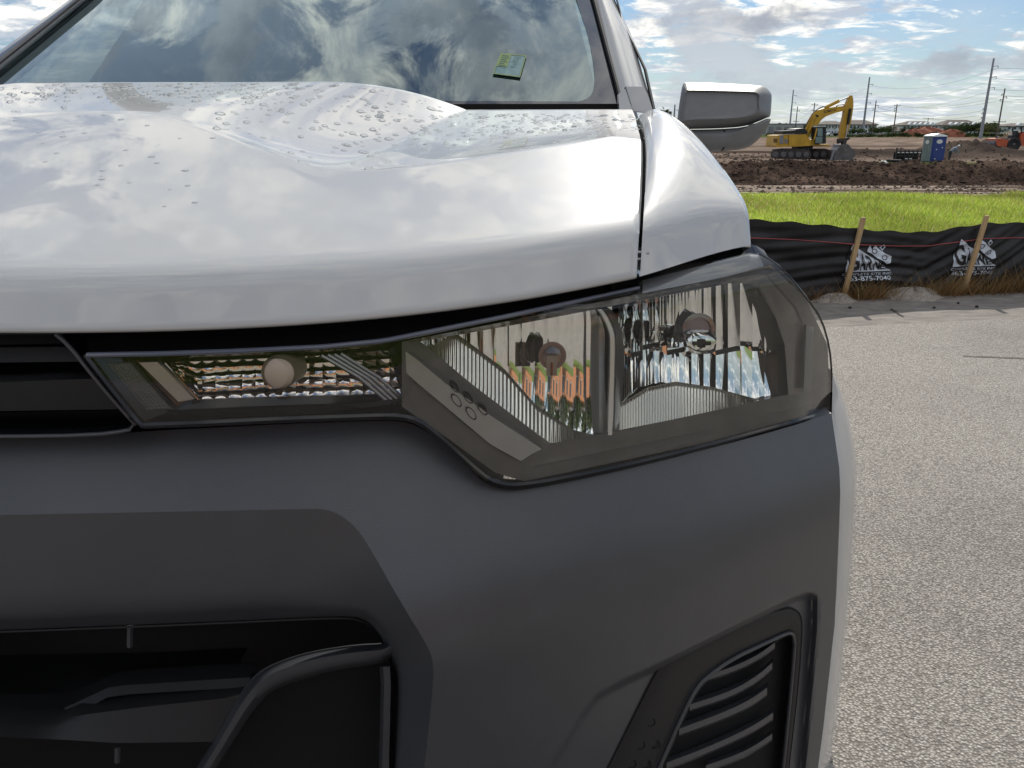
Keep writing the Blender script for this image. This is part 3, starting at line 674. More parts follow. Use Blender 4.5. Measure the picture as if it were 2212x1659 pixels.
# ------------------------------------------------------------------ bumper
def F_bump(s, z):
    zc = .635 + .03*sstep(.4, 1.0, s); w_ = .024
    up = w_*np.logaddexp(0, (z - zc)/w_); dn = w_*np.logaddexp(0, (zc - z)/w_)
    return G(s) + .02 + .62*up + .22*.12*np.tanh(dn/.12) - .005
T_edge = smooth_pl([(-330, 949), (0, 945), (198, 943), (290, 933), (420, 926), (600, 916), (800, 909), (860, 909), (900, 918), (950, 952), (1000, 998), (1040, 1038), (1075, 1056), (1125, 1058), (1250, 1034), (1500, 978), (1700, 924), (1796, 893)], 2)
iT = int(np.argmin(abs(T_edge[:, 0] - 690)))
chamf_out = smooth_pl([(690, 1099), (723, 1105), (768, 1136), (803, 1190), (865, 1300), (924, 1395), (937, 1430), (935, 1489), (917, 1659), (900, 1790)], 2)
R_edge = [(1796, 893), (1813, 1010), (1815, 1070), (1803, 1350), (1767, 1659), (1758, 1700)]
gA = coons(T_edge[:iT+1], [(-330, 1119), (0, 1112.5), (446, 1104), (690, 1099)], [(-330, 949), (-330, 1119)], [tuple(T_edge[iT]), (690, 1099)], 80, 26)
gB = coons(T_edge[iT:], [(900, 1790), (1300, 1765), (1758, 1700)], np.vstack([T_edge[iT:iT+1], chamf_out]), R_edge, 190, 200)
def poly_sd(poly, P):
    "signed distance, positive inside, in picture units"
    poly = np.asarray(poly, float); X = P[..., 0]; Y = P[..., 1]; ins = np.zeros(X.shape, bool); d = np.full(X.shape, 1e9)
    for i in range(len(poly)):
        a, b = poly[i], poly[(i+1) % len(poly)]
        c = ((a[1] > Y) != (b[1] > Y)) & (X < (b[0]-a[0])*(Y-a[1])/((b[1]-a[1]) if b[1] != a[1] else 1e-9) + a[0]); ins ^= c
        ab = b - a; t = np.clip(((X-a[0])*ab[0] + (Y-a[1])*ab[1])/(ab @ ab + 1e-9), 0, 1)
        d = np.minimum(d, np.hypot(X - a[0] - t*ab[0], Y - a[1] - t*ab[1]))
    return np.where(ins, d, -d)
pocket = smooth_pl([(1180, 1660), (1268, 1508), (1330, 1472), (1413, 1434), (1618, 1331), (1735, 1274), (1762, 1276), (1772, 1300), (1763, 1430), (1744, 1659), (1715, 1980), (1080, 1980)], 1)
v_out = smooth_pl([(1313, 1659), (1365, 1556), (1413, 1460), (1439, 1420), (1543, 1371), (1640, 1330), (1692, 1315), (1718, 1314), (1731, 1330), (1733, 1356), (1726, 1467), (1704, 1659), (1700, 1695)], 1)
v_in = smooth_pl([(1424, 1659), (1455, 1588), (1480, 1534), (1500, 1494), (1520, 1468), (1581, 1423), (1660, 1386), (1700, 1367), (1712, 1366), (1717, 1384), (1716, 1400), (1711, 1467), (1692, 1659), (1688, 1695)], 1)
v_out = np.vstack([[(1290, 1700)], v_out]); v_in = np.vstack([[(1408, 1698)], v_in])
def bumper_pts(g, extra=0.0):
    P = hit(F_bump, g[..., 0], g[..., 1]); sd = poly_sd(pocket, g)
    # the pocket is cut sharply along its top and outer side and blends out towards the centre
    dep = .036*sstep(0, 18, sd)*sstep(1170, 1420, g[..., 0] + (g[..., 1]-1500)*.45)
    dep = dep + .10*sstep(2, 14, poly_sd(np.vstack([[(1380, 1990)], v_in, [(1650, 1990)]]), g))
    return P + P_dir(P)*dep[..., None]
def P_dir(P):
    d = P - np.array((0, 0, CAM_H)); return d/np.linalg.norm(d, axis=-1, keepdims=True)
PA = hit(F_bump, gA[..., 0], gA[..., 1]); PB = bumper_pts(gB)
bumper = sheet('bumper', PB, M['plastic'], truck, BACK*.03)
sheet('bumper_centre', PA, M['plastic'], bumper, BACK*.03)
# mirrored half of the bumper for the far side
for src in (PB,):
    s, q = to_t(src[..., 0], src[..., 1]); k = s[:, 0].min()
    sheet('bumper', fr_t(-s, q, src[..., 2])[:, ::-1], M['plastic'], truck, BACK*.03)
# chamfer round the lower opening
ch_o = np.vstack([[(-330, 1119), (0, 1112.5), (446, 1104)], chamf_out]); ch_i = smooth_pl([(-330, 1372), (0, 1361.6), (446, 1344), (740, 1330), (790, 1336), (822, 1372), (843, 1420), (853, 1466), (844, 1659), (832, 1790)], 2)
cut = 26
ra, rb = resample(ch_o, 140), resample(ch_i, 140)
k = np.linspace(0, 1, 14)[:, None, None]; gC = ra[None]*(1-k) + rb[None]*k
gd = np.linspace(0, 1, 14)
PC = np.stack([hit(lambda s, z, a=a: F_bump(s, np.maximum(z, .3)) + .0 + .085*a + .05*sstep(.82, 1, np.array(a)), gC[j, :, 0], gC[j, :, 1]) for j, a in enumerate(gd)])
PC[0] = hit(F_bump, gC[0, :, 0], gC[0, :, 1])
sheet('lower_opening_surround', PC, M['plastic'], bumper, BACK*.02)
def mirror_tail(name, P):      # the far half, from where the near half stops
    s, q = to_t(P[..., 0], P[..., 1]); k = int(np.argmax(s.max(0) > -s[:, 0].max())); k = max(k, 1)
    sheet(name, fr_t(-s[:, k:], q[:, k:] + .003, P[:, k:, 2])[:, ::-1], M['plastic'], bumper, BACK*.02)
mirror_tail('lower_opening_surround', PC); mirror_tail('bumper_centre', PA)
edge = PC[-1] + np.array((0, 0, -.001)) - BACK*.002
MB().tube(resample(edge, 60), .0016, 6).build('opening_lip', M['black'], bumper)
# white wing edge beside the bumper
wl = smooth_pl([(1797, 897), (1813, 1010), (1816, 1070), (1804, 1350), (1768, 1659), (1758, 1700)], 1); wr = smooth_pl([(1799, 806), (1812, 830), (1833, 895), (1850, 985), (1853, 1040), (1840, 1250), (1816, 1500), (1795, 1659), (1789, 1700)], 1)
a, b = resample(wl, 40), resample(wr, 40); k = np.linspace(0, 1, 7)[None, :, None]; g = a[:, None]*(1-k) + b[:, None]*k
kk = np.linspace(0, 1, 7)
P = np.stack([hit(lambda s, z, i=i: F_bump(s, z) + .012 + .05*kk[i]**2, g[:, i, 0], g[:, i, 1]) for i in range(7)], 1)
P = np.concatenate([P, P[:, -1:] + BACK*.05 + LAT*.004, P[:, -1:] + BACK*.30 + LAT*.0], 1)
sheet('wing_front_edge', P, M['paint'], truck, ang=50)
# strip of wing between lamp and wing edge (above the bumper corner)
g = coons([(1797, 806), (1812, 830)], [(1797, 897), (1833, 895)], [(1797, 806), (1797, 897)], [(1812, 830), (1833, 895)], 5, 6)

# side vent -------------------------------------------------------
def vp(g, d): 
    P = hit(F_bump, g[..., 0], g[..., 1]); return P + P_dir(P)*(d + .008)
a, b = resample(v_out, 120), resample(v_in, 120); k = np.linspace(0, 1, 9)[:, None, None]; g = a[None]*(1-k) + b[None]*k
dp = [.026, .020, .018, .018, .019, .020, .022, .024, .044]
P = np.stack([vp(g[j], dp[j]) for j in range(9)])
vent = sheet('side_vent', P, M['black'], bumper, BACK*.01)
edge = vp(b, .022)
MB().tube(resample(edge, 80), .0030, 8).build('vent_trim', M['plastic'], vent)
edge2 = vp(a, .0245)
MB().tube(resample(edge2, 80), .0012, 6).build('vent_seam', M['void'], vent)
gback = coons([(1480, 1440), (1730, 1340)], [(1400, 1705), (1706, 1700)], [(1480, 1440), (1400, 1705)], [(1730, 1340), (1706, 1700)], 6, 6)
sheet('vent_backing', vp(gback, .075), M['void'], vent)
for pts, th in (([(1521, 1471), (1581, 1452), (1637, 1426), (1674, 1398)], 17), ([(1490, 1534), (1581, 1504.5), (1637, 1471), (1668, 1443)], 19), ([(1467, 1588), (1562, 1553), (1618, 1527), (1657, 1499)], 22), ([(1440, 1660), (1525, 1628), (1618, 1586), (1670, 1552)], 20), ([(1525, 1665), (1596, 1640), (1637, 1618), (1668, 1596)], 18)):
    c = resample(smooth_pl(pts, 2), 16); t0 = c.copy(); t1 = c + np.array((0, -th*.62)); t2 = c + np.array((4, -th*1.25))
    sheet('vent_slat', np.stack([vp(c + np.array((0, 4)), .05), vp(t0, .032), vp(t1, .034), vp(t2, .062)]), M['plastic'], vent)
for (u, v) in ((1406, 1560), (1384, 1609), (1417, 1609), (1365, 1650), (1398, 1653)):
    an = np.linspace(-.9, 2.3, 12); c = np.stack([u + 9*np.cos(an), v + 9*np.sin(an)], -1)
    MB().tube(vp(c, .0185), .0011, 6).build('vent_dimple', M['void'], vent)

# lower opening ---------------------------------------------------
def lo(px, d):
    px = np.asarray(px, float); return hit(lambda s, z: G(s) + d, px[..., 0], px[..., 1])
def bar(name, top, bot, d0, d1, mat, parent=bumper, n=24):
    a, b = resample(top, n), resample(bot, n); k = np.linspace(0, 1, 5)
    P = np.stack([lo(a*(1-t) + b*t, d0 + (d1-d0)*t) for t in k]); P = np.concatenate([P[:1] + BACK*.03, P, P[-1:] + BACK*.03]); return sheet(name, P, mat, parent)
bar('lower_grille_bar', [(-330, 1536), (0, 1536), (125, 1536), (241, 1482), (540, 1463)], [(-330, 1562), (0, 1562), (115, 1562), (160, 1545), (241, 1502), (540, 1484)], .20, .19, M['black'])
bar('lower_grille_bar', [(-330, 1562), (0, 1564), (112, 1566), (156, 1547), (320, 1526), (520, 1505)], [(-330, 1592), (0, 1592), (120, 1597), (254, 1605), (428, 1603), (500, 1601)], .17, .15, M['black'])
bar('lower_grille_bar', [(-330, 1440), (0, 1440), (300, 1436), (520, 1425)], [(-330, 1530), (0, 1530), (120, 1530), (240, 1478), (540, 1460)], .34, .21, M['black'])
for (u, v0, v1) in ((281, 1350, 1396), (254, 1612, 1645)):
    MB().tube(lo([(u, v0), (u-1, v1)], .19), .004, 6).build('grille_pin', M['plastic'], bumper)
g = coons([(-420, 1040), (1000, 1040)], [(-150, 1690), (940, 1690)], [(-420, 1040), (-150, 1690)], [(1000, 1040), (940, 1690)], 8, 8)
sheet('grille_light_block', lo(g, .42), M['void'], truck)  # added black sheet, keeps light from coming through the openings
# tow-hook frame: flattened bent bar
hc = smooth_pl([(848, 1398), (832, 1410), (790, 1414), (736, 1421), (680, 1432), (625, 1448), (585, 1464), (555, 1487), (526, 1526), (500, 1570), (470, 1620), (440, 1668), (420, 1705)], 2)
hcr = resample(hc, 60); dd = np.gradient(hcr, axis=0); nn_ = np.stack([-dd[:, 1], dd[:, 0]], -1); nn_ /= np.linalg.norm(nn_, axis=1, keepdims=True)
wd = np.interp(np.linspace(0, 1, 60), [0, .12, .35, .5, .75, 1], [20, 24, 27, 26, 20, 18])[:, None]
secs = [(-1.0, .10), (-.8, .045), (-.3, .025), (.3, .025), (.75, .04), (1.0, .10)]
P = np.stack([lo(hcr - nn_*wd*a, .10 + d) for a, d in secs])
hook = sheet('tow_hook_frame', P, M['plastic'], bumper, ang=50)
rl = resample([(836, 1440), (838, 1480), (834, 1659), (830, 1720)], 24)
sheet('frame_leg', np.stack([lo(rl + np.array((d, 0)), e) for d, e in ((-16, .18), (-14, .13), (-8, .12), (6, .12), (10, .16))]), M['plastic'], hook)
g = coons([(590, 1478), (826, 1430)], [(440, 1720), (815, 1720)], [(590, 1478), (440, 1720)], [(826, 1430), (815, 1720)], 8, 8)
sheet('frame_backing', lo(g, .22), M['void'], hook)

# upper grille ----------------------------------------------------
grille = bar('upper_grille', [(-620, 724), (0, 724), (135, 722)], [(-620, 745), (0, 745), (146, 742)], .14, .13, M['black'], truck)
grille['label'] = 'black horizontal-slat grille between the hood and bumper'
def gslat(t, b, d0, d1, m): bar('grille_slat', t, b, d0, d1, m, grille)
gslat([(-620, 753), (0, 751), (156, 749)], [(-620, 784), (0, 783), (184, 781)], .13, .12, M['black'])
gslat([(-620, 830), (0, 826), (203, 818)], [(-620, 890), (0, 888), (255, 884)], .115, .12, M['black'])
gslat([(-620, 893), (0, 892), (260, 886)], [(-620, 908), (0, 907), (272, 903)], .125, .15, M['black'])
fr = smooth_pl([(120, 722), (147, 743), (202, 813), (250, 870), (288, 912), (293, 920), (284, 929), (198, 940), (0, 943), (-620, 946)], 1)
MB().tube(lo(resample(fr, 60), .105), .0022, 8).build('grille_frame', M['plastic'], grille)
frp = resample(fr, 60); P = np.stack([lo(frp, .106), lo(frp + np.array((-3, -6)), .14), lo(frp + np.array((-4, -8)), .2)])
sheet('grille_return', P, M['black'], grille)
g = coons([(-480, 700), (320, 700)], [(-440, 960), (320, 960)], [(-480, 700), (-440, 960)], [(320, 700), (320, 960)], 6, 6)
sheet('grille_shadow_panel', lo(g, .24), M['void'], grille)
# ================================================================== headlamp
def F_lens0(s, z): return G(s) + .085 + .10*(z - .85) + 0.55*.010*np.logaddexp(0, np.clip((s - 1.0)/.010, -30, 60))
edge_px = np.array([(830, 741), (1100, 686), (1385, 633), (1560, 598), (1640, 583), (1700, 640)], float)
Pe = hit(F_lens0, edge_px[:5, 0], edge_px[:5, 1]); es, _ = to_t(Pe[:, 0], Pe[:, 1])
def F_lens(s, z):
    ze = np.interp(s, es, Pe[:, 2]); w_ = .006; over = w_*np.logaddexp(0, np.clip((z - ze)/w_, -30, 30))
    return F_lens0(s, z) + 2.6*over*sstep(.60, .72, s)
def Lh(px, d=0.0):
    px = np.asarray(px, float); return hit(lambda s, z: F_lens0(s, z) + d, px[..., 0], px[..., 1])
lamp = empty('headlamp', tuple(fr_t(.7, .95, .88)))
WORLD['headlamp'] = Matrix.Translation(tuple(fr_t(.7, .95, .88)))
adopt(lamp, truck); lamp.location = (0, 0, 0)
lamp.location = tuple(fr_t(.7, .95, .88)); lamp.rotation_euler = (0, 0, 0); lamp.matrix_parent_inverse = WORLD['pickup_truck'].inverted()
lamp['label'] = 'clear headlamp with fluted chrome reflectors, bulbs and dark bezel'
top_l = [(185, 766), (350, 763), (500, 758), (700, 748), (830, 735), (1100, 679), (1380, 618), (1384, 604), (1500, 575), (1618, 546), (1640, 548)]
right_l = smooth_pl([(1640, 548), (1672, 566), (1700, 592), (1740, 640), (1775, 690), (1792, 750), (1797, 810), (1794, 888)], 1)
bot_l = smooth_pl([(305, 918), (420, 914), (600, 905), (800, 898), (850, 897), (890, 902), (925, 922), (980, 970), (1040, 1025), (1075, 1045), (1130, 1048), (1300, 1016), (1500, 969), (1700, 914), (1794, 888)], 1)
left_l = [(185, 766), (240, 838), (305, 918)]
gl = coons(top_l, bot_l, left_l, right_l, 150, 60)
lens = sheet('lens', hit(F_lens, gl[..., 0], gl[..., 1]), M['lens'], lamp, ang=80, flip=True)
# black gasket round the lens
ring = np.vstack([bot_l, right_l[::-1][1:]])
MB().tube(hit(lambda s, z: F_lens(s, z) + .002, *resample(np.vstack([left_l, bot_l]), 90).T), .0035, 6).build('lens_gasket', M['gloss_black'], lamp)
MB().tube(hit(lambda s, z: F_lens(s, z) - .000, *resample([(188, 767), (350, 764), (500, 759), (700, 749), (830, 736), (1100, 682), (1380, 622)], 60).T), .0028, 8).build('lens_top_edge', simple('lens_edge_glint', (.10, .11, .15), .18, 0, .05, 10, spec=.8), lamp)  # bluish tube colours in the highlight along the lens edge
MB().tube(hit(lambda s, z: F_lens(s, z) + .001, *resample(right_l, 50).T), .0018, 6).build('lens_side_edge', M['gloss_black'], lamp)
# dark gap between hood lip and lens
gt = coons([(-100, 712), (150, 712), (700, 696), (1000, 668), (1200, 634), (1376, 590), (1500, 558), (1622, 524), (1650, 540)], [(120, 775), (185, 770), (500, 762), (830, 741), (1100, 688), (1380, 628), (1500, 590), (1622, 552), (1660, 556)], [(-100, 712), (120, 775)], [(1650, 540), (1660, 556)], 90, 8)
Pg = np.stack([hit(lambda s, z, a=a: G(s) + .165 - .02*a + setback(s), gt[j, :, 0], gt[j, :, 1]) for j, a in enumerate(np.linspace(0, 1, 8))])
sheet('hood_seal', Pg, M['gloss_black'], truck)
# black bracket at the foot of the shut line
g = coons([(1318, 612), (1382, 590)], [(1322, 634), (1376, 632)], [(1318, 612), (1322, 634)], [(1382, 590), (1388, 612), (1376, 632)], 6, 6)
sheet('hood_stop', hit(lambda s, z: G(s) + .15, g[..., 0], g[..., 1]), M['gloss_black'], truck, BACK*.03)
# bottom lip of the housing (black band under the lens)
bb = resample(bot_l, 90); b2 = bb + np.interp(bb[:, 0], [305, 900, 1130, 1500, 1794], [8, 10, 12, 9, 4])[:, None]*np.array((0., 1.))
sheet('housing_lip', np.stack([hit(lambda s, z: F_lens0(s, z)+.001, bb[:, 0], bb[:, 1]), hit(lambda s, z: F_lens0(s, z)+.008, b2[:, 0], b2[:, 1]), hit(lambda s, z: F_lens0(s, z)+.07, b2[:, 0], b2[:, 1])]), M['gloss_black'], lamp)
# bezel rings
def ring_bezel(name, outer, inner, prof, mat, parent, per=10):
    def dens(p):
        p = np.asarray(p, float); out = []
        for i in range(len(p)):
            a, b = p[i], p[(i+1) % len(p)]
            for t in np.linspace(0, 1, per, endpoint=False): out.append(a*(1-t)+b*t)
        return np.array(out)
    A, B = dens(outer), dens(inner); rows = []
    for k, d in prof: rows.append(Lh(A*(1-k) + B*k, d))
    P = np.array(rows); n = P.shape[1]
    return mesh_obj(name, P.reshape(-1, 3), grid_faces(len(prof), n, 0, True), mat, parent, True, 30)
main_o = [(868, 738), (1100, 693), (1330, 645), (1560, 600), (1664, 572), (1742, 648), (1788, 746), (1793, 886), (1500, 962), (1132, 1040), (1068, 1020), (955, 938), (868, 878)]
main_i = [(908, 738), (1100, 704), (1310, 664), (1592, 609), (1637, 622), (1677, 690), (1695, 745), (1703, 852), (1450, 907), (1190, 958), (1152, 930), (1030, 838), (940, 764)]
bez = ring_bezel('bezel', main_o, main_i, [(0, .006), (.35, .016), (.42, .020), (.9, .030), (1, .034), (1, .085)], M['bezel'], lamp)
turn_o = [(190, 768), (350, 766), (500, 761), (700, 752), (868, 738), (868, 870), (700, 892), (520, 900), (310, 912)]
turn_i = [(352, 784), (420, 781), (540, 776), (700, 768), (838, 757), (866, 850), (720, 853), (560, 857), (428, 862)]
bez2 = ring_bezel('bezel', turn_o, turn_i, [(0, .006), (.45, .014), (.52, .020), (.94, .024), (1, .028), (1, .06)], M['gloss_black'], lamp)
# light grey strip with five dimples
st_t = [(872, 756), (900, 776), (960, 826), (1060, 898), (1171, 970)]; st_b = [(872, 800), (900, 826), (960, 876), (1060, 960), (1125, 996)]
gS = coons(st_t, st_b, [(872, 756), (872, 800)], [(1171, 970), (1150, 980), (1125, 996)], 60, 10)
strip = sheet('trim_strip', Lh(gS, .011), M['bezel_grey'], bez, BACK*.012)
for (u, v) in ((981, 834), (1011, 858), (986, 865), (1042, 883), (1018, 893)):
    an = np.linspace(0, 2*pi, 17)[:-1]; ex, ey = 17*np.cos(an), 7.5*np.sin(an); c_, s_ = cos(.95), sin(.95)
    O = np.stack([u + ex*c_ - ey*s_, v + ex*s_ + ey*c_], -1); I = np.stack([u + .7*(ex*c_ - ey*s_), v + .7*(ex*s_ + ey*c_)], -1)
    P = np.array([Lh(O, .0105), Lh(O, .0085), Lh(I, .012)]); m = mesh_obj('strip_dimple', np.vstack([P.reshape(-1, 3), Lh(np.array((u, v)), .013)[None]]), grid_faces(3, 16, 0, True) + [(32+i, 32+(i+1) % 16, 48) for i in range(16)], M['gloss_black'], strip)
# fluted bowls
def bowl(name, u0, u1, top, bot, nfl, cen, d0, dmax, rad, amp, parent, nv=26, split=None, sub=7, jit=.16):
    us = []; fl = []
    bnd = np.linspace(u0, u1, nfl+1)
    for i in range(nfl):
        for k in range(sub + 1): us.append(bnd[i] + (bnd[i+1]-bnd[i])*(k/sub)*.9999); fl.append((i, k/sub))
    g = cols(us, top, bot, nv); rr = np.hypot((g[..., 0]-cen[0]), (g[..., 1]-cen[1])*1.15)
    d = d0 + dmax*np.clip(1 - (rr/rad)**2, -.3, 1)
    ft = np.array([x[1] for x in fl]); fi = np.array([x[0] for x in fl]); r2 = np.random.default_rng(len(name)*13 + nfl)
    tilt = r2.uniform(-1, 1, nfl)*jit
    d = d - amp*np.sin(pi*ft)[None]*1.0 + (ft[None]-.5)*amp*.9*tilt[fi][None]
    if split is not None:
        low = g[..., 1] > split + 10*np.sin(fi*1.7)[None]
        d = d + np.where(low, .010, 0.0) + np.where(low, (g[..., 1]-split)*-.00005, 0)
    return sheet(name, Lh(g, d), M['chrome'], parent, ang=28)
low_top = [(905, 736), (1100, 702), (1315, 660)]; low_bot = [(905, 742), (1030, 838), (1150, 928), (1185, 956), (1200, 958), (1322, 938)]
lowb = bowl('low_beam_reflector', 905, 1322, low_top, low_bot, 15, (1195, 770), .045, .028, 260, .0006, lamp)
high_top = [(1336, 657), (1592, 606), (1640, 622), (1680, 690), (1698, 745), (1704, 770)]; high_bot = [(1336, 932), (1500, 898), (1704, 852)]
highb = bowl('high_beam_reflector', 1336, 1704, high_top, high_bot, 14, (1512, 740), .045, .028, 250, .0006, lamp, split=752)
def ribs(name, u0, u1, top, bot, n, d0, d1, amp, parent, lean=0.0):
    us = np.linspace(u0, u1, n*4+1); g = cols(us, top, bot, 8); k = np.linspace(0, 1, 8)[:, None]
    g = g.copy(); g[..., 0] += lean*(1-k)*(g[-1:, :, 1] - g[:1, :, 1])
    d = d0*(1-k) + d1*k - amp*np.sin(np.arange(len(us))*pi/2)[None]
    return sheet(name, Lh(g, d), M['ribmetal'], parent, BACK*.004, ang=80)
ribs('ribbed_ledge', 906, 1292, [(905, 738), (985, 722), (1040, 762), (1090, 800), (1160, 880), (1240, 931), (1292, 944)], [(905, 744), (1030, 838), (1150, 930), (1186, 956), (1200, 957), (1292, 946)], 46, .050, .034, .0009, lowb)
ribs('ribbed_ledge', 1338, 1652, [(1336, 876), (1400, 838), (1460, 826), (1540, 838), (1652, 868)], [(1336, 931), (1652, 864.5)], 46, .052, .036, .0009, highb)
# divider between the bowls
dv = smooth_pl([(1296, 668), (1308, 684), (1322, 716), (1324, 740), (1322, 830), (1318, 940)], 2); dvr = resample(dv, 40)
div = sheet('divider', np.stack([Lh(dvr + np.array((x, 0)), d) for x, d in ((-9, .06), (-5, .030), (4, .028), (7, .034))]), simple('divider_white', (.80, .82, .82), .22, .5, .03, 10), lamp)
dvb = dvr + np.array((8, 0)); sheet('divider_wall', np.stack([Lh(dvb + np.array((x, 0)), d) for x, d in ((0, .032), (10, .040), (18, .07))]), M['satin'], div)
# low-beam bulb: ringed shield and hanging capsule
c = Vector(Lh(np.array((1193., 768.)), .045)); ax = Vector((-.05, -1, .22)).normalized()
def px_r(r, y): return r/FP*y*1.02
R0 = px_r(31, c.y)
b1 = MB().lathe(c, ax, [(-.004, R0*.9), (.004, R0), (.007, R0*.97), (.007, R0*.80), (.004, R0*.78), (.004, R0*.66), (.009, R0*.62), (.010, R0*.3), (.010, .0005)], 36).build('bulb_shield', simple('shield_bronze', (.30, .27, .24), .22, .8, .1, 20), lowb)
g = coons([(1181, 768), (1204, 768)], [(1180, 812), (1203, 812)], [(1181, 768), (1180, 812)], [(1204, 768), (1203, 812)], 4, 8)
sheet('bulb_capsule', Lh(g, .024), M['frost'], b1, BACK*.01)
MB().tube(Lh([(1193, 784), (1192, 810)], .0225), .0014, 8).build('filament', M['amber'], b1)
# high-beam bulb: ring, chrome cap and emblem
c = Vector(Lh(np.array((1508., 712.)), .055)); R1 = px_r(36, c.y)
b2o = MB().lathe(c, ax, [(-.01, R1*.9), (.006, R1), (.008, R1*.96), (.007, R1*.74), (.0, R1*.70), (.0, .0005)], 36).build('bulb_shield', simple('shield_grey', (.34, .34, .35), .18, .8, .1, 20), highb)
g = coons(smooth_pl([(1485, 728), (1490, 720), (1500, 718), (1535, 718), (1545, 722), (1548, 730)], 1), smooth_pl([(1487, 752), (1490, 762), (1500, 766), (1535, 764), (1545, 760), (1547, 748)], 1), [(1485, 728), (1487, 752)], [(1548, 730), (1547, 748)], 12, 10)
kk2 = np.linspace(-1, 1, 10)[:, None]
cap = sheet('bulb_cap', Lh(g, .030 + .004*kk2**2), M['chrome'], b2o, BACK*.015)
mb = MB()
for (u0, v0, u1, v1) in ((1498, 738, 1536, 746), (1510, 733, 1524, 751)):
    q = np.array([(u0, v0), (u1, v0), (u1, v1), (u0, v1)], float); P = Lh(q, .0285 if u1-u0 > 20 else .0280); mb.prism([tuple(p) for p in P], tuple(BACK*.002))
mb.build('bulb_emblem', M['gloss_black'], cap)
# turn signal: faceted bowl, bulb, slanted ribbed bridge, lattice reflector
tt_ = [(350, 783), (540, 774), (700, 766), (870, 754)]; tb_ = [(350, 786), (428, 864), (560, 858), (720, 854), (870, 852)]
def facet_bowl():
    nu, nv = 18, 5; us = []; vs = []
    sub = 3; A = []
    for i in range(nu):
        for k in range(sub+1): us.append(350 + 520*(i + k/sub*.999)/nu)
    us = np.array(us); t = np.interp(us, *np.array(tt_).T); b = np.interp(us, *np.array(tb_).T); rows = []; dd_ = []
    fu = np.tile(np.arange(sub+1)/sub, nu)
    r2 = np.random.default_rng(5); tl = r2.uniform(-1, 1, (nv, nu))
    for j in range(nv):
        for k in range(sub+1):
            f = (j + k/sub*.999)/nv; v = t*(1-f) + b*f; rows.append(np.stack([us, v], -1))
            fv = k/sub; rr = ((us-600)/300)**2 + ((v-815)/90)**2
            dd_.append(.03 + .03*np.clip(1-rr, -.4, 1) - 0.0024*np.sin(pi*fu)*np.sin(pi*fv) + np.repeat(tl[j], sub+1)*.0010*(fu-.5) + np.repeat(tl[::-1][j], sub+1)*.0008*(fv-.5))
    return sheet('turn_signal_reflector', Lh(np.array(rows), np.array(dd_)), simple('turn_chrome', (.88, .80, .72), .05, 1.0, .03, 10), lamp, ang=25)
turn = facet_bowl()
c = Vector(Lh(np.array((606., 802.)), .012)); Rb = px_r(40, c.y)
MB().lathe(c - Vector((0, .0, 0)), Vector((-.25, -1, .1)), [(-.03, Rb*.8), (-.004, Rb*.95), (.006, Rb*.93), (.013, Rb*.8), (.017, Rb*.5), (.018, .0005)], 28).build('turn_signal_bulb', M['frost'], turn)
# thin chrome edge and ribs at the left end, ribbed bridge at the right
MB().tube(Lh([(357, 784), (392, 822), (428, 862)], .018), .0016, 8).build('chrome_edge', M['chrome'], turn)
for k in range(4):
    MB().tube(Lh([(694 + 14*k, 768 - 1.2*k), (775 + 14*k, 815), (842 + 12*k, 872 - k)], .016), .0022, 6).build('bridge_rib', M['satin'], turn)
gLat = coons([(222, 786), (282, 783)], [(308, 888), (372, 884)], [(222, 786), (308, 888)], [(282, 783), (372, 884)], 8*4+1, 16*4+1)
ii = np.arange(gLat.shape[0])[:, None]; jj = np.arange(gLat.shape[1])[None]
sheet('lattice_reflector', Lh(gLat, .010 - .0016*abs(np.sin(ii*pi/4))*abs(np.sin(jj*pi/4))), simple('lattice_grey', (.22, .22, .22), .15, .6, .05, 10), bez2, BACK*.006, ang=80)
sheet('trim_strip', Lh(coons([(300, 783), (340, 782)], [(386, 868), (420, 862)], [(300, 783), (386, 868)], [(340, 782), (372, 815), (420, 862)], 6, 16), .013), M['bezel_grey'], bez2, BACK*.006)
# pale reflex strip near the outer end
sheet('reflex_strip', Lh(coons([(1742, 702), (1758, 706)], [(1736, 846), (1752, 842)], [(1742, 702), (1736, 846)], [(1758, 706), (1752, 842)], 4, 10), .010), M['bezel_grey'], bez, BACK*.004)
# housing behind everything
g = coons([(170, 772), (830, 742), (1660, 575)], [(300, 925), (900, 905), (1800, 890)], [(170, 772), (300, 925)], [(1660, 575), (1800, 890)], 20, 10)
sheet('lamp_housing', Lh(g, .16), M['void'], lamp)

# ================================================================== mirror
mir = empty('side_mirror', W1(1560, 325, 2.3)); adopt(mir, truck); mir.location = W1(1560, 325, 2.3)
def mtilt(P):
    P = np.array(P, float); return P
def ringm(px, y): return Wp(np.array(px, float)[:, 0], np.array(px, float)[:, 1], y)
sil_up = smooth_pl([(1462, 268), (1466, 232), (1472.7, 190), (1476, 180), (1482, 177), (1560, 180), (1645, 184.5), (1655, 189), (1666, 201), (1667.5, 208), (1665.5, 240), (1664, 252), (1657, 254), (1637, 263), (1608, 273.5), (1552, 277.5), (1480, 279), (1464, 280)], 1)
face_up = smooth_pl([(1472, 266), (1476, 232), (1480.5, 200), (1481, 195.5), (1486, 194.5), (1560, 196), (1625, 198), (1636, 200), (1641, 206), (1640.5, 212), (1639.5, 226), (1641, 234), (1640, 240), (1625, 248), (1600, 254), (1552, 257), (1490, 258), (1475, 262)], 1)
n_ = 90
A = resample(np.vstack([sil_up, sil_up[:1]]), n_+1)[:-1]
i0 = 0; B = resample(np.vstack([face_up, face_up[:1]]), n_+1)[:-1]
ctr = np.array((1555., 232.))
rows = []
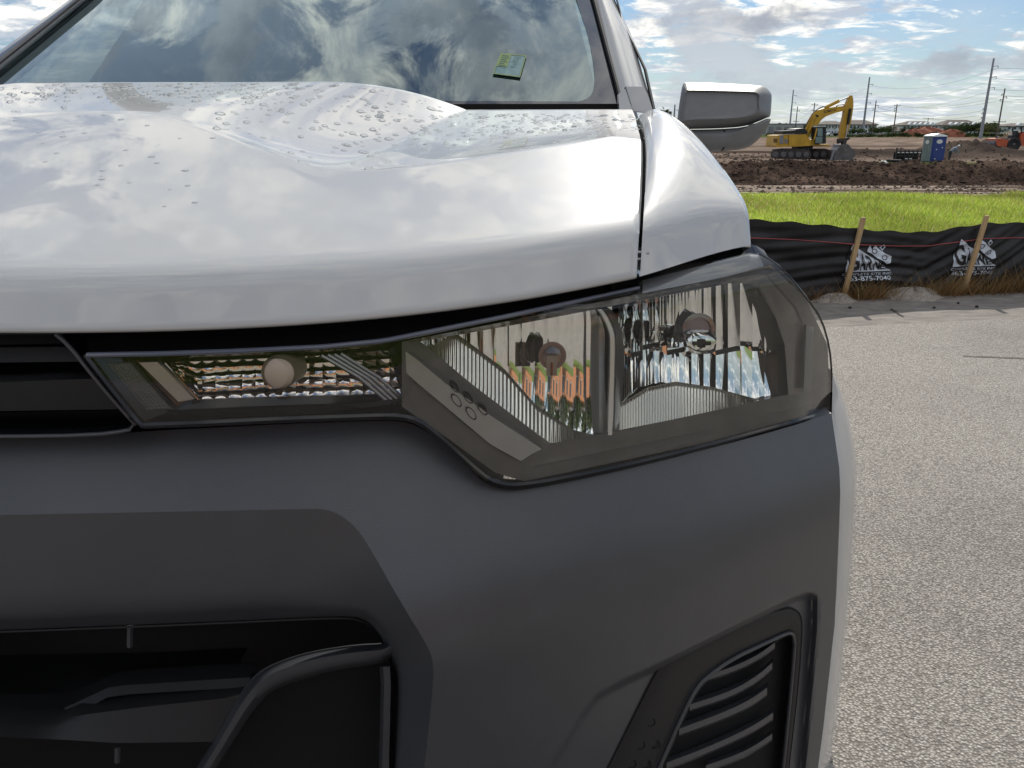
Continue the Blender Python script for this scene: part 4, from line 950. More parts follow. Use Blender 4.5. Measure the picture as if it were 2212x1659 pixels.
for (k, y) in ((0, 2.42), (0, 2.36), (.10, 2.335), (.5, 2.315), (.92, 2.297), (1, 2.294)):
    g_ = A*(1-k) + B*k; rows.append(Wp(g_[:, 0], g_[:, 1], y + .045*(262 - g_[:, 1])/70 - .012))
back = A*1.0; rows = [Wp(A[:, 0]*.96+ctr[0]*.04, A[:, 1]*.96+ctr[1]*.04, 2.44)] + rows
for (k, y) in ((.06, 2.302), (.3, 2.304), (.7, 2.303)): g_ = B*(1-k)+ctr*k; rows.append(Wp(g_[:, 0], g_[:, 1], y + .045*(262 - g_[:, 1])/70 - .012))
V = np.array(rows).reshape(-1, 3); nr = len(rows); V = np.vstack([V, Wp(ctr[0], ctr[1], 2.31)[None], Wp(ctr[0], ctr[1], 2.47)[None]])
Fm = grid_faces(nr, n_, 0, True) + [((nr-1)*n_+i, (nr-1)*n_+(i+1) % n_, nr*n_) for i in range(n_)] + [((i+1) % n_, i, nr*n_+1) for i in range(n_)]
mesh_obj('mirror_cap', V, Fm, M['silver_paint'], mir, True, 40)
low = smooth_pl([(1463, 281), (1480, 280.3), (1552, 279), (1608, 275), (1637.5, 264.5), (1657, 255.5), (1665.5, 256.5), (1665, 261), (1653.6, 282.5), (1640, 300), (1624, 314), (1606, 322.5), (1560, 327), (1520, 330), (1490, 322), (1468, 300)], 1)
A = resample(np.vstack([low, low[:1]]), n_+1)[:-1]; ctr = np.array((1556., 300.)); rows = []
for (k, y) in ((.05, 2.44), (0, 2.40), (0, 2.345), (.06, 2.318), (.2, 2.306), (.5, 2.298), (.8, 2.296)): rows.append(Wp((A*(1-k)+ctr*k)[:, 0], (A*(1-k)+ctr*k)[:, 1], y))
nr = len(rows); V = np.vstack([np.array(rows).reshape(-1, 3), Wp(ctr[0], ctr[1], 2.296)[None], Wp(ctr[0], ctr[1], 2.44)[None]])
Fm = grid_faces(nr, n_, 0, True) + [((nr-1)*n_+i, (nr-1)*n_+(i+1) % n_, nr*n_) for i in range(n_)] + [((i+1) % n_, i, nr*n_+1) for i in range(n_)]
mesh_obj('mirror_lower_shell', V, Fm, M['silver_paint'], mir, True, 40)
MB().tube(Wp(*smooth_pl([(1563, 279), (1568, 290), (1569, 303), (1565, 318), (1559, 326)], 2).T, 2.3035), .0019, 6).build('shell_seam', M['void'], mir)
MB().tube(Wp(*smooth_pl([(1530, 310), (1534, 314), (1531, 321), (1527, 324)], 2).T, 2.309), .0012, 6).build('shell_seam', M['void'], mir)
MB().box(tuple(Wp(1466, 300, 2.42)), (.16, .06, .05)).build('mirror_arm', M['black'], mir)

# the same lamp, mirror, vent and wing edge on the truck's other side
def mirrored(o, parent):
    n = np.array(LAT); Rm = np.eye(4); Rm[:3, :3] -= 2*np.outer(n, n); c = np.array((TO[0], TO[1], 0.)); Rm[:3, 3] = 2*n*(n @ c)
    if o.type == 'EMPTY':
        base = WORLD[o.name.split('.')[0]].translation; q = Rm @ np.array((*base, 1)); e = empty(o.name.split('.')[0], tuple(q[:3])); adopt(e, parent); c2 = e
    else:
        me = o.data.copy(); me.transform(Matrix(Rm.tolist())); me.flip_normals(); c2 = bpy.data.objects.new(o.name.split('.')[0], me); COL.objects.link(c2); adopt(c2, parent)
    for k in ('label', 'kind'):
        if k in o: c2[k] = o[k]
    for ch in [x for x in bpy.data.objects if x.parent == o]: mirrored(ch, c2)
    return c2
mirrored(lamp, truck); mirrored(mir, truck)
other_bumper = [x for x in bpy.data.objects if x.name.startswith('bumper.')][0]
mirrored(vent, other_bumper); mirrored(hook, other_bumper); mirrored(bpy.data.objects['wing_front_edge'], truck)

# ================================================================== rest of the truck (seen only from another position)
def tbox(name, s0, s1, q0, q1, z0, z1, mat, taper=0.0, parent=truck, dq=0.0):
    P = [fr_t(s, q, z0) for s, q in ((s0, q0), (s1, q0), (s1, q1), (s0, q1))] + [fr_t(s*(1-taper), q+d, z1) for s, q, d in ((s0, q0, dq), (s1, q0, dq), (s1, q1, -dq*.3), (s0, q1, -dq*.3))]
    m = MB().add(P, [(3, 2, 1, 0), (4, 5, 6, 7), (0, 1, 5, 4), (1, 2, 6, 5), (2, 3, 7, 6), (3, 0, 4, 7)]); return m.build(name, mat, parent, smooth=False)
for sg in (1, -1):
    tbox('door', sg*.90, sg*1.02, 2.62, 3.15, .45, 1.20, M['paint']); tbox('door', sg*.90, sg*1.02, 3.17, 4.0, .45, 1.20, M['paint'])
    tbox('rear_side', sg*.90, sg*1.02, 4.04, 5.9, .55, 1.22, M['paint'])
    P = [fr_t(sg*.86, 2.45, 1.2), fr_t(sg*.86, 4.0, 1.2), fr_t(sg*.72, 3.75, 1.72), fr_t(sg*.72, 2.95, 1.72)]
    mesh_obj('side_window', P, [(0, 1, 2, 3)], M['frit'], truck, False)
tbox('roof', -.72, .72, 2.75, 4.0, 1.74, 1.82, M['paint'], .12, dq=.1)
tbox('tailgate', -.92, .92, 5.86, 5.95, .55, 1.22, M['paint']); tbox('bed_floor', -.9, .9, 4.05, 5.86, .66, .72, M['black']); tbox('frame_rail', -.5, .5, 1.2, 5.7, .32, .45, M['void'])
for sg in (1, -1):
    for q in (1.72, 5.0):
        c = fr_t(sg*.80, q, .39); wh = MB().lathe(c, LAT*sg, [(-.06, .24), (-.09, .36), (-.04, .39), (.12, .39), (.17, .36), (.17, .25), (.12, .24)], 40).build('wheel', M['rubber'], truck)
        MB().lathe(Vector(c), LAT*sg, [(.10, .245), (.15, .24), (.11, .2), (.13, .08), (.15, .06), (.15, .001)], 24).build('rim', M['satin'], wh)

# grey sheet added under the lens top, stands in for reflected sky
gsh = coons([(1388, 606), (1500, 578), (1618, 549), (1640, 551)], [(1388, 634), (1560, 600), (1640, 584), (1652, 580)], [(1388, 606), (1388, 634)], [(1640, 551), (1652, 580)], 30, 8)
sheet('lens_top_sheen', hit(lambda s, z: F_lens(s, z) + .006, gsh[..., 0], gsh[..., 1]), simple('sheen_grey', (.36, .37, .39), .3, .4, .06, 10), lamp)

def wing_side(sg):
    qs = np.linspace(1.36, 2.62, 60); top = np.interp(qs, [1.36, 1.8, 2.62], [1.10, 1.17, 1.20]); arch = .40 + np.sqrt(np.clip(.47**2 - (qs - 1.72)**2, 0, None)); bot = np.where(abs(qs - 1.72) < .47, np.maximum(arch, .45), .45)
    k = np.linspace(0, 1, 16)[:, None]; Z = top*(1-k) + bot*k; Sx = np.interp(Z, [.45, .85, 1.0, 1.12, 1.2], [1.0, .99, .945, .895, .87]); Q = np.broadcast_to(qs, Z.shape)
    sheet('wing_side', fr_t(sg*Sx, Q, Z), M['paint'], truck, -LAT*sg*.05, ang=50)
wing_side(1); wing_side(-1)
# ================================================================== silt fence
def fence_am(u, v):
    dx, r = ray(u, v); n = LN; y = (FEN0 @ n)/(dx*n[0] + n[1]); p = np.stack([dx*y, y], -1); return (p - FEN0) @ LD, CAM_H + r*y
_ft = np.array([(1622, 474), (1709, 479.5), (1804, 488), (1860, 495), (1942, 500.5), (2012, 501), (2082, 489), (2138, 482), (2212, 482)])
_fa, _fz = fence_am(_ft[:, 0], _ft[:, 1])
def fence_top(a): return np.interp(a, np.r_[-14, -3, _fa, 4.5, 16], np.r_[_fz[0], _fz[0], _fz, .50, .48])
# wrinkles: tension folds that sag between the stakes
def fab(a, h):
    "offset from the fence line; a along the fence, h 0 (ground) to 1 (top)"
    a = np.asarray(a, float); h = np.asarray(h, float)
    z = h*.5; right = sstep(-.55, .1, a)
    diag = z*.89 - (a - .1)*.42; flat = z + .03*np.sin(a*3.1)
    f1 = np.sin(diag*46 + 1.6*np.sin(a*2.3 + z*3)) + .6*np.sin(diag*93 + 2.1*np.sin(a*3.7)); f2 = np.sin(flat*44 + 1.4*np.sin(a*4.2)) + .6*np.sin(flat*97 + 2*np.sin(a*2.9 + 1))
    fold = .0105*(f1*right + f2*(1-right)) + .010*np.sin(a*5.3 + h*4)
    return fold*np.sin(pi*np.clip(h, .02, .98))**.5 - .05*(1-h)**2 + .02*np.sin(a*1.7)
def fpt(a, z, off=0.0):
    a = np.asarray(a, float); z = np.asarray(z, float); top = fence_top(a); h = np.clip((z + .05)/(top + .05), 0, 1); d = fab(a, h) - off
    p = FEN0[None] + a.reshape(-1, 1)*LD + d.reshape(-1, 1)*LN; return np.concatenate([p, z.reshape(-1, 1)], 1)
fence = empty('silt_fence', tuple(on_line(FEN0, 0)) + (0,)); tag(fence, 'black fabric silt fence with white printed logos, stretched between wooden stakes', 'silt fence')
aa = np.r_[np.linspace(-14, -2.6, 60), np.linspace(-2.55, 3.2, 420), np.linspace(3.3, 16, 60)]
rows = []
for h in np.linspace(0, 1, 60): rows.append(fpt(aa, -.05 + h*(fence_top(aa) + .05 + .006*np.sin(aa*23)*(h > .97))))
def fabric_mat():
    m, nt, b = mat_new('woven_black_fabric'); nt.links.new(N_ramp(nt, N_noise(nt, 7, 6), [(.3, (.010, .010, .012)), (.7, (.022, .022, .026))]), b.inputs['Base Color'])
    b.inputs['Roughness'].default_value = .45; b.inputs['Specular IOR Level'].default_value = .35; N_bump(nt, b, N_noise(nt, 260, 2, sc=(1, 1, .3)), .3, .002); return m
fabric = sheet('fabric', np.array(rows), fabric_mat(), fence, ang=None)
M['stake'] = simple('pine_stake', (.46, .31, .16), .75, 0, .18, 5, .3, 60, .002)
def stake(base, top, w=.036):
    "base, top as picture points; the stake leans in front of the fabric"
    def at(u, v, off):
        dx, _ = ray(u, v); n = LN; y = ((FEN0 - n*off) @ n)/(dx*n[0] + n[1]); return Vector(W1(u, v, float(y)))
    A, B = at(*base, .09), at(*top, .035); ax = (B-A).normalized(); L = Vector((LD[0], LD[1], 0)); t = Vector((LN[0], LN[1], 0))
    A = A - ax*.08
    m_ = MB(); m_.add([A - L*w/2, A + L*w/2, A + L*w/2 + t*.02, A - L*w/2 + t*.02, B - L*w/2, B + L*w/2, B + L*w/2 + t*.02, B - L*w/2 + t*.02], [(3, 2, 1, 0), (4, 5, 6, 7), (0, 1, 5, 4), (1, 2, 6, 5), (2, 3, 7, 6), (3, 0, 4, 7)])
    m_.build('stake', M['stake'], fence, smooth=False)
stake((1828, 626), (1867, 470)); stake((2090, 608), (2134, 466))
for a in (-1.28, 2.75, 4.2, -2.9, -4.4, 5.7):
    p = on_line(FEN0, a, .03); MB().box((p[0], p[1], .23), (.04, .02, .62), LA).build('stake', M['stake'], fence, smooth=False)
# red tracer thread
ta = np.linspace(-3, 3.5, 120); MB().tube(fpt(ta, fence_top(ta)*.80 - .012, .004), .0032, 5).build('red_thread', simple('red_thread', (.42, .09, .10), .7), fabric)
# printed logo
def text_mesh(body, size=1.0, bold=.012):
    cu = bpy.data.curves.new('t', 'FONT'); cu.body = body; cu.size = size; cu.resolution_u = 3; cu.offset = bold; ob = bpy.data.objects.new('t', cu); COL.objects.link(ob)
    dg = bpy.context.evaluated_depsgraph_get(); me = bpy.data.meshes.new_from_object(ob.evaluated_get(dg)); V = np.array([v.co[:] for v in me.vertices]); Fc = [tuple(p.vertices) for p in me.polygons]
    bpy.data.objects.remove(ob); bpy.data.curves.remove(cu); bpy.data.meshes.remove(me); return V, Fc
def densify(V, Fc, it=2):
    V = [np.array(v, float) for v in V]; T = []
    for f in Fc:
        for k in range(1, len(f)-1): T.append((f[0], f[k], f[k+1]))
    for _ in range(it):
        mid = {}; out = []
        def mp(a, b):
            key = (min(a, b), max(a, b))
            if key not in mid: V.append((V[a]+V[b])/2); mid[key] = len(V)-1
            return mid[key]
        for a, b, c in T:
            x, y_, z = mp(a, b), mp(b, c), mp(c, a); out += [(a, x, z), (x, b, y_), (z, y_, c), (x, y_, z)]
        T = out
    return np.array(V), T
def fit(V, x0, x1, y0, y1):
    V = V.copy(); mn, mx = V.min(0), V.max(0); V[:, 0] = x0 + (V[:, 0]-mn[0])/(mx[0]-mn[0])*(x1-x0); V[:, 1] = y0 + (V[:, 1]-mn[1])/(mx[1]-mn[1])*(y1-y0); return V
M['print'] = simple('white_print', (.62, .68, .76), .7, 0, .18, 30); M['printk'] = simple('black_print', (.016, .016, .018), .6)
def logo(u0, v0, u1, v1):
    "logo box given by its picture corners: bottom-left and top-right of the wedge"
    def am(u, v):
        dx, r = ray(u, v); n = LN; y = (FEN0 @ n)/(dx*n[0] + n[1]); p = np.array((dx*y, y)); return float((p - FEN0) @ LD), float(CAM_H + r*y)
    (a0, z0), (a1, z1) = am(u0, v0), am(u1, v1)
    def put(V, off): return fpt(a0 + V[:, 0]*(a1-a0), z0 + V[:, 1]*(z1-z0), off)
    mw = MB(); mk = MB()
    def add(mbx, V, Fc, off, it=2): V, T = densify(V, Fc, it); mbx.add(put(V, off), T)
    # wedge with sloping top, and the white outline of a loader rolling down it
    add(mw, [(0, 0), (1.0, .0), (.60, .42), (.30, .75), (.10, .98), (.05, .60), (0, .3)], [(0, 1, 2, 3, 4, 5, 6)], .006, 3)
    add(mw, [(.44, .70), (.50, .92), (.56, .74), (.62, .90), (.82, .62), (.98, .50), (.96, .28), (.88, .24), (.78, .36), (.66, .46), (.56, .60)], [(0, 1, 2), (0, 2, 10), (2, 3, 4), (2, 4, 9, 10), (4, 5, 6), (4, 6, 7, 8), (4, 8, 9)], .006, 2)
    add(mw, [(.72, .82), (.79, .93), (.86, .82), (.79, .70)], [(0, 1, 2, 3)], .006, 2); add(mk, [(.755, .815), (.79, .875), (.825, .815), (.79, .755)], [(0, 1, 2, 3)], .010, 1)
    for cx, cy in ((.60, .70), (.82, .47)):
        an = np.linspace(0, 2*pi, 19)[:-1]; O = [(cx+.062*cos(t), cy+.085*sin(t)) for t in an]; I = [(cx+.045*cos(t), cy+.062*sin(t)) for t in an]
        add(mk, O + I, [(i, (i+1) % 18, 18+(i+1) % 18, 18+i) for i in range(18)], .010, 1)
    # letters fitted under the slope
    xs = [.045, .30, .43, .59, .75, .88, .97]; tops = [.84, .66, .56, .42, .27, .14]
    for ch, xa, xb, tp in zip('GARNER', xs[:-1], xs[1:], tops):
        V, Fc = text_mesh(ch, 1.0, .03); V = fit(V[:, :2], xa, xb - .015, .05, tp); V[:, 0] += (V[:, 1]-.05)*-.06
        V[:, 1] -= np.maximum(0, V[:, 1]-.05)*(V[:, 0]-xa)*.9
        add(mk, V, Fc, .010, 1)
    for body, x0, x1, y0, y1 in (('COMPLETE SITE INC.', -.04, 1.02, -.13, -.045), ('863-875-7040', .02, .98, -.31, -.165)):
        V, Fc = text_mesh(body); add(mw, fit(V[:, :2], x0, x1, y0, y1), Fc, .007, 1)
    mw.build('logo_print', M['print'], fabric, smooth=False)['kind'] = 'stuff'
    mk.build('logo_lettering', M['printk'], fabric, smooth=False)['kind'] = 'stuff'
logo(1818, 586, 1927, 522); logo(2055, 576, 2158, 512)
# ================================================================== machines and people on the site
def ext(mbx, px, y, depth, z_of=None):
    "picture outline at distance y, given real thickness along y (centred)"
    P = Wp(np.array(px, float)[:, 0], np.array(px, float)[:, 1], y); P[:, 1] -= depth/2; mbx.prism([tuple(p) for p in P], (0, depth, 0)); return mbx
def xz(zx, zy): return (1645.8 + zx*.1025, 181 + zy*.1025)
YE = 72.0
M['yellow'] = simple('machine_yellow', (.52, .30, .02), .5, 0, .18, 1.5); M['track'] = simple('muddy_track', (.055, .047, .043), .9, 0, .4, 2, .8, 6, .1); M['dirtysteel'] = simple('worn_bucket_steel', (.13, .12, .12), .5, .5, .3, 3); M['cabglass'] = simple('cab_glass', (.10, .17, .17), .08, 0, .2, 1, spec=1.0); M['greyp'] = simple('grey_panel', (.22, .22, .24), .6, 0, .2, 3)
exc = empty('excavator', W1(1735, 346, YE)); tag(exc, 'yellow crawler excavator with raised boom and bucket resting on the dug ground', 'excavator')
def ep(name, zpts, off, depth, mat, parent=exc, smooth=False):
    m_ = MB(); ext(m_, [xz(*p) for p in zpts], YE + off, depth); return m_.build(name, mat, parent, smooth=False)
boom = ep('boom', [(840, 1110), (900, 960), (960, 830), (1020, 720), (1080, 620), (1160, 560), (1300, 520), (1500, 490), (1690, 468), (1752, 515), (1740, 552), (1700, 572), (1500, 622), (1330, 685), (1240, 752), (1160, 860), (1050, 980), (920, 1175), (860, 1155)], 0, .55, M['yellow'])
stick = ep('stick', [(1830, 262), (1850, 245), (1885, 248), (1905, 330), (1907, 480), (1885, 650), (1855, 820), (1800, 990), (1720, 1150), (1620, 1150), (1650, 900), (1700, 700), (1722, 560), (1745, 460)], 0, .45, M['yellow'])
MB().tube([W1(*xz(1330, 505), YE), W1(*xz(1625, 360), YE)], .14, 10).build('arm_cylinder', M['yellow'], boom); MB().tube([W1(*xz(1600, 372), YE), W1(*xz(1835, 278), YE)], .055, 8).build('cylinder_rod', M['satin'], boom)
MB().tube([W1(*xz(1865, 520), YE-.3), W1(*xz(1810, 860), YE-.3)], .12, 8).build('bucket_cylinder', M['black'], stick); MB().tube([W1(*xz(1810, 860), YE-.3), W1(*xz(1765, 1130), YE-.3)], .06, 8).build('cylinder_rod', M['satin'], stick)
for s in (-.5, .5): MB().tube([W1(*xz(1130, 690), YE+s), W1(*xz(985, 1010), YE+s), W1(*xz(930, 1190), YE+s)], .12, 8).build('boom_cylinder', M['yellow'], boom)
MB().tube([W1(*xz(880, 960), YE-.05), W1(*xz(1090, 610), YE-.05), W1(*xz(1200, 520), YE-.05), W1(*xz(1290, 480), YE-.05), W1(*xz(1360, 490), YE-.05)], .045, 6).build('hydraulic_hose', M['rubber'], boom)
MB().tube([W1(*xz(1560, 480), YE), W1(*xz(1620, 450), YE), W1(*xz(1720, 440), YE), W1(*xz(1745, 500), YE)], .04, 6).build('hydraulic_hose', M['rubber'], boom)
ep('boom_pivot', [(1105, 655), (1165, 655), (1165, 705), (1105, 705)], 0, .62, M['black'], boom)
V, Fc = text_mesh('KOMATSU'); V = fit(V[:, :2], 0, 1, 0, 1)
def boom_pt(a, b): 
    p0, p1, p2, p3 = [np.array(xz(*p)) for p in ((1312, 622), (1572, 572), (1578, 515), (1312, 566))]; return p0*(1-a)*(1-b) + p1*a*(1-b) + p2*a*b + p3*(1-a)*b
mesh_obj('maker_lettering', [W1(*boom_pt(a, b), YE - .29) for a, b in V], Fc, M['printk'], boom, False)
body = ep('engine_house', [(185, 1300), (215, 1090), (230, 1080), (800, 1062), (862, 1150), (905, 1180), (890, 1300), (700, 1312), (200, 1326)], 0, 2.9, M['yellow'])
ep('engine_cover', [(340, 1010), (350, 990), (600, 985), (640, 950), (740, 940), (790, 935), (850, 985), (860, 1055), (345, 1062)], 0, 2.4, M['black'], body)
ep('panel', [(375, 1085), (455, 1085), (450, 1265), (370, 1265)], -1.47, .04, M['greyp'], body); ep('panel', [(480, 1160), (540, 1160), (535, 1255), (478, 1255)], -1.47, .04, M['greyp'], body); ep('vent_grid', [(245, 1155), (330, 1155), (325, 1240), (245, 1240)], -1.47, .04, simple('brown_grid', (.16, .09, .03), .8), body)
ep('door_line', [(560, 1080), (566, 1080), (560, 1300), (554, 1300)], -1.47, .03, M['printk'], body); ep('counterweight_lip', [(185, 1300), (200, 1290), (700, 1278), (700, 1312), (200, 1326)], -.02, 2.98, M['yellow'], body)
ep('boom_foot', [(800, 1080), (860, 1060), (910, 1170), (880, 1190), (810, 1180)], -.3, .9, M['black'], exc)
cab = ep('cab_frame', [(1100, 935), (1130, 905), (1290, 905), (1305, 940), (1300, 1262), (1085, 1272), (1085, 1150)], -.9, 1.05, M['black'])
ep('cab_window', [(1170, 940), (1275, 932), (1278, 1100), (1172, 1105)], -1.45, .06, M['cabglass'], cab); ep('cab_window', [(1130, 1118), (1275, 1112), (1270, 1245), (1125, 1250)], -1.45, .06, M['cabglass'], cab); ep('cab_roof', [(1100, 905), (1125, 888), (1295, 892), (1300, 908), (1098, 912)], -.9, 1.2, simple('cab_roof_pale', (.5, .52, .5), .5), cab)
ep('cab_post', [(1090, 1180), (1150, 935), (1172, 935), (1110, 1180)], -1.42, .1, M['yellow'], cab)
ep('slew_platform', [(890, 1180), (1040, 1170), (1110, 1270), (1308, 1272), (1308, 1312), (1040, 1312), (1000, 1300), (890, 1300)], 0, 2.4, M['yellow']); ep('slew_ring', [(680, 1320), (1020, 1300), (1000, 1375), (690, 1365)], 0, 1.5, M['black'])
for off in (-1.15, 1.15):
    dx = 0 if off < 0 else 330
    tr = ep('track', [(205+dx, 1500), (215+dx, 1430), (280+dx, 1392), (450+dx, 1374), (900+dx*1.35, 1372), (980+dx*1.35, 1400), (1010+dx*1.35, 1480), (975+dx*1.35, 1570), (900+dx*1.35, 1600), (300+dx, 1580), (225+dx, 1560)], off, .65, M['track'])
    for k in range(5):
        c = W1(*xz(290 + 160*k + dx*1.1, 1490), YE + off - .34); MB().lathe(c, (0, -1, 0), [(0, .26), (.06, .24), (.07, .10), (.07, .001)], 12).build('track_roller', M['dirtysteel'], tr)
    for k in range(13):
        c = W1(*xz(250 + 58*k + dx*1.1, 1374 - (0 if k > 3 else 6*(3-k)*-1)), YE + off); MB().box(c, (.09, .72, .10)).build('track_shoe', M['track'], tr, smooth=False)
bk = ep('bucket', [(1580, 1275), (1740, 1270), (1800, 1330), (1850, 1390), (1915, 1425), (1890, 1520), (1830, 1605), (1600, 1595), (1430, 1615), (1470, 1480), (1510, 1390), (1560, 1330)], 0, 1.5, M['dirtysteel']); ep('bucket_link', [(1600, 1160), (1700, 1150), (1830, 1128), (1825, 1165), (1770, 1200), (1745, 1290), (1690, 1300), (1680, 1200), (1620, 1260), (1595, 1270)], 0, .5, M['track'], bk)
ep('bucket_side', [(1510, 1390), (1540, 1400), (1480, 1610), (1430, 1615), (1470, 1480)], -.78, .05, M['greyp'], bk)
for k in range(5): MB().box(tuple(Vector(W1(*xz(1438, 1612), YE - .65 + .32*k))), (.22, .10, .08)).build('bucket_tooth', M['dirtysteel'], bk, smooth=False)

# portable toilet -------------------------------------------------
YP = 69.3; zP = -1.40
def zz2(zx, zy): return (1865.3 + zx*.15675, 235.9 + zy*.15675)
px0 = gxy(2013, YP, 345); pt = empty('portable_toilet', (px0, YP, zP)); tag(pt, 'blue and grey portable toilet with white roof and oval logos', 'portable toilet')
M['blue'] = simple('toilet_blue', (.018, .045, .21), .45, 0, .12, 2); M['tgrey'] = simple('toilet_grey', (.20, .235, .255), .55, 0, .1, 2); M['white'] = simple('white_plastic', (.66, .68, .66), .5, 0, .06, 3)
R_ = radians(8); hx = .62
def loc(a, b, z): return (px0 + a*cos(R_) - b*sin(R_), YP + a*sin(R_) + b*cos(R_), zP + z)
def pbox(name, a0, a1, b0, b1, z0, z1, mat, parent=pt):
    P = [loc(a0, b0, z0), loc(a1, b0, z0), loc(a1, b1, z0), loc(a0, b1, z0), loc(a0, b0, z1), loc(a1, b0, z1), loc(a1, b1, z1), loc(a0, b1, z1)]
    return MB().add(P, [(3, 2, 1, 0), (4, 5, 6, 7), (0, 1, 5, 4), (1, 2, 6, 5), (2, 3, 7, 6), (3, 0, 4, 7)]).build(name, mat, parent, smooth=False)
pbox('skid', -.62, .62, -.62, .62, -.05, .08, M['black']); pbox('side_wall', -.60, -.565, -.58, .60, .08, 2.05, M['tgrey']); pbox('side_wall', .565, .60, -.58, .60, .08, 2.05, M['tgrey']); pbox('back_wall', -.565, .565, .565, .60, .08, 2.05, M['tgrey'])
dr = pbox('front_wall', -.61, .61, -.62, -.585, .08, 2.06, M['blue']); pbox('door', -.46, .46, -.645, -.622, .14, 1.92, M['blue'], dr)
for b in (-.3, 0, .3): pbox('wall_rib', -.63, -.60, b-.04, b+.04, .1, 2.0, M['tgrey'])
rf = MB(); rf.add([loc(-.66, -.67, 2.06), loc(.66, -.67, 2.06), loc(.66, .66, 2.06), loc(-.66, .66, 2.06), loc(-.62, -.62, 2.14), loc(.62, -.62, 2.14), loc(.62, .62, 2.14), loc(-.62, .62, 2.14), loc(0, -.5, 2.30), loc(0, .5, 2.30)], [(3, 2, 1, 0), (0, 1, 5, 4), (1, 2, 6, 5), (2, 3, 7, 6), (3, 0, 4, 7), (4, 5, 8), (5, 6, 9, 8), (6, 7, 9), (7, 4, 8, 9)]); roof_ = rf.build('roof', M['white'], pt, smooth=False)
MB().tube([loc(.35, .3, 2.1), loc(.35, .3, 2.45)], .05, 8).build('vent_pipe', M['tgrey'], roof_)
def oval(fn, name):
    an = np.linspace(0, 2*pi, 21)[:-1]; mesh_obj(name, [fn(cos(t), sin(t)) for t in an], [tuple(range(20))], M['white'], pt, False)
oval(lambda c, s: loc(.0 + .27*c, -.652, 1.66 + .17*s), 'oval_sign'); oval(lambda c, s: loc(-.637, .02 + .26*c, 1.62 + .16*s), 'oval_sign')
for (a, z) in ((-.18, 1.0), (.32, 1.15), (-.2, .25)): pbox('door_fitting', a-.05, a+.05, -.66, -.646, z, z+.08, M['white'], dr)

# black steel rack left of it, pipe, lumps ------------------------
rk = empty('steel_rack', (gxy(1968, 71.5), 71.5, -1.4)); tag(rk, 'low black steel rack with pale slots standing left of the portable toilet', 'rack')
x0, x1 = gxy(1940, 71.5), gxy(1994, 71.5)
for z in (.12, .42, .85): MB().box(((x0+x1)/2, 71.5, -1.4+z), (x1-x0, .10, .09)).build('rail', M['black'], rk, smooth=False)
for k in range(7): MB().box((x0 + (x1-x0)*k/6, 71.45, -1.4+.45), (.10, .10, .95 if k else 1.35)).build('upright', M['black'], rk, smooth=False)
MB().box(((x0+x1)/2, 71.9, -1.4+.4), (x1-x0, .06, .7)).build('panel', M['void'], rk, smooth=False)
for k in range(6): MB().box((x0 + (x1-x0)*(k+.5)/6, 71.40, -1.4+.72), (.22, .04, .07)).build('slot_plate', M['white'], rk, smooth=False)
for k in (2, 3): MB().box((x0 + (x1-x0)*(k+.5)/6, 71.38, -1.4+.22), (.24, .04, .08)).build('slot_plate', M['white'], rk, smooth=False)
xp = gxy(1936, 68.2); m_ = MB(); m_.lathe((xp - .5, 68.3, -1.22), (1, -.25, -.05), [(0, .0), (0, .13), (1.1, .13), (1.1, .10), (.9, .10), (.9, .0)], 14); tag(m_.build('black_pipe', M['black']), 'short black drain pipe lying on the dug soil', 'pipe')
for (u, v, y, r, nm, lb) in ((1912, 345, 67.5, .20, 'white_bag', 'white crumpled bag among the soil left of the black pipe'), (1907, 341, 70, .14, 'paper_scrap', 'white paper scrap on the flattened soil near the rack'), (1977, 345, 68.0, .18, 'rubble_lump', 'pale rubble lump in the grass in front of the rack'), (2137, 331, 92, .28, 'white_bag', 'white bag on the ground in front of the orange roller')):
    P = W1(u, v, y); zt = float(terrain(P[0], y)); m_ = MB(); m_.lathe((P[0], y, zt - .05), (.2, 0, 1), [(0, r), (r*.5, r*1.15), (r, r*.8), (r*1.25, .01)], 9); tag(m_.build(nm, M['white'], smooth=False), lb, 'litter')

# worker bent over beside the toilet ------------------------------
wx, wy = gxy(2051, 69.0, 345), 69.0; wz = float(terrain(wx, wy))
def skin_body(name, verts, edges, rad, mat, root, sub=1):
    me = bpy.data.meshes.new(name); me.from_pydata(verts, edges, []); ob = bpy.data.objects.new(name, me); COL.objects.link(ob)
    md = ob.modifiers.new('skin', 'SKIN'); md.use_smooth_shade = True
    for i, r in enumerate(rad): me.skin_vertices[0].data[i].radius = (r, r)
    me.skin_vertices[0].data[root].use_root = True
    s = ob.modifiers.new('sub', 'SUBSURF'); s.levels = sub; s.render_levels = sub
    dg = bpy.context.evaluated_depsgraph_get(); m2 = bpy.data.meshes.new_from_object(ob.evaluated_get(dg)); bpy.data.objects.remove(ob)
    m2.materials.clear(); m2.materials.append(mat); m2.polygons.foreach_set('use_smooth', [True]*len(m2.polygons)); o = bpy.data.objects.new(name, m2); COL.objects.link(o); return o
def wv(x, y, z): return (wx + x, wy + y, wz + z)
M['skin'] = simple('skin', (.32, .19, .13), .55); M['denim'] = simple('dark_trousers', (.028, .027, .030), .85); M['shirt'] = simple('grey_blue_shirt', (.17, .21, .27), .85)
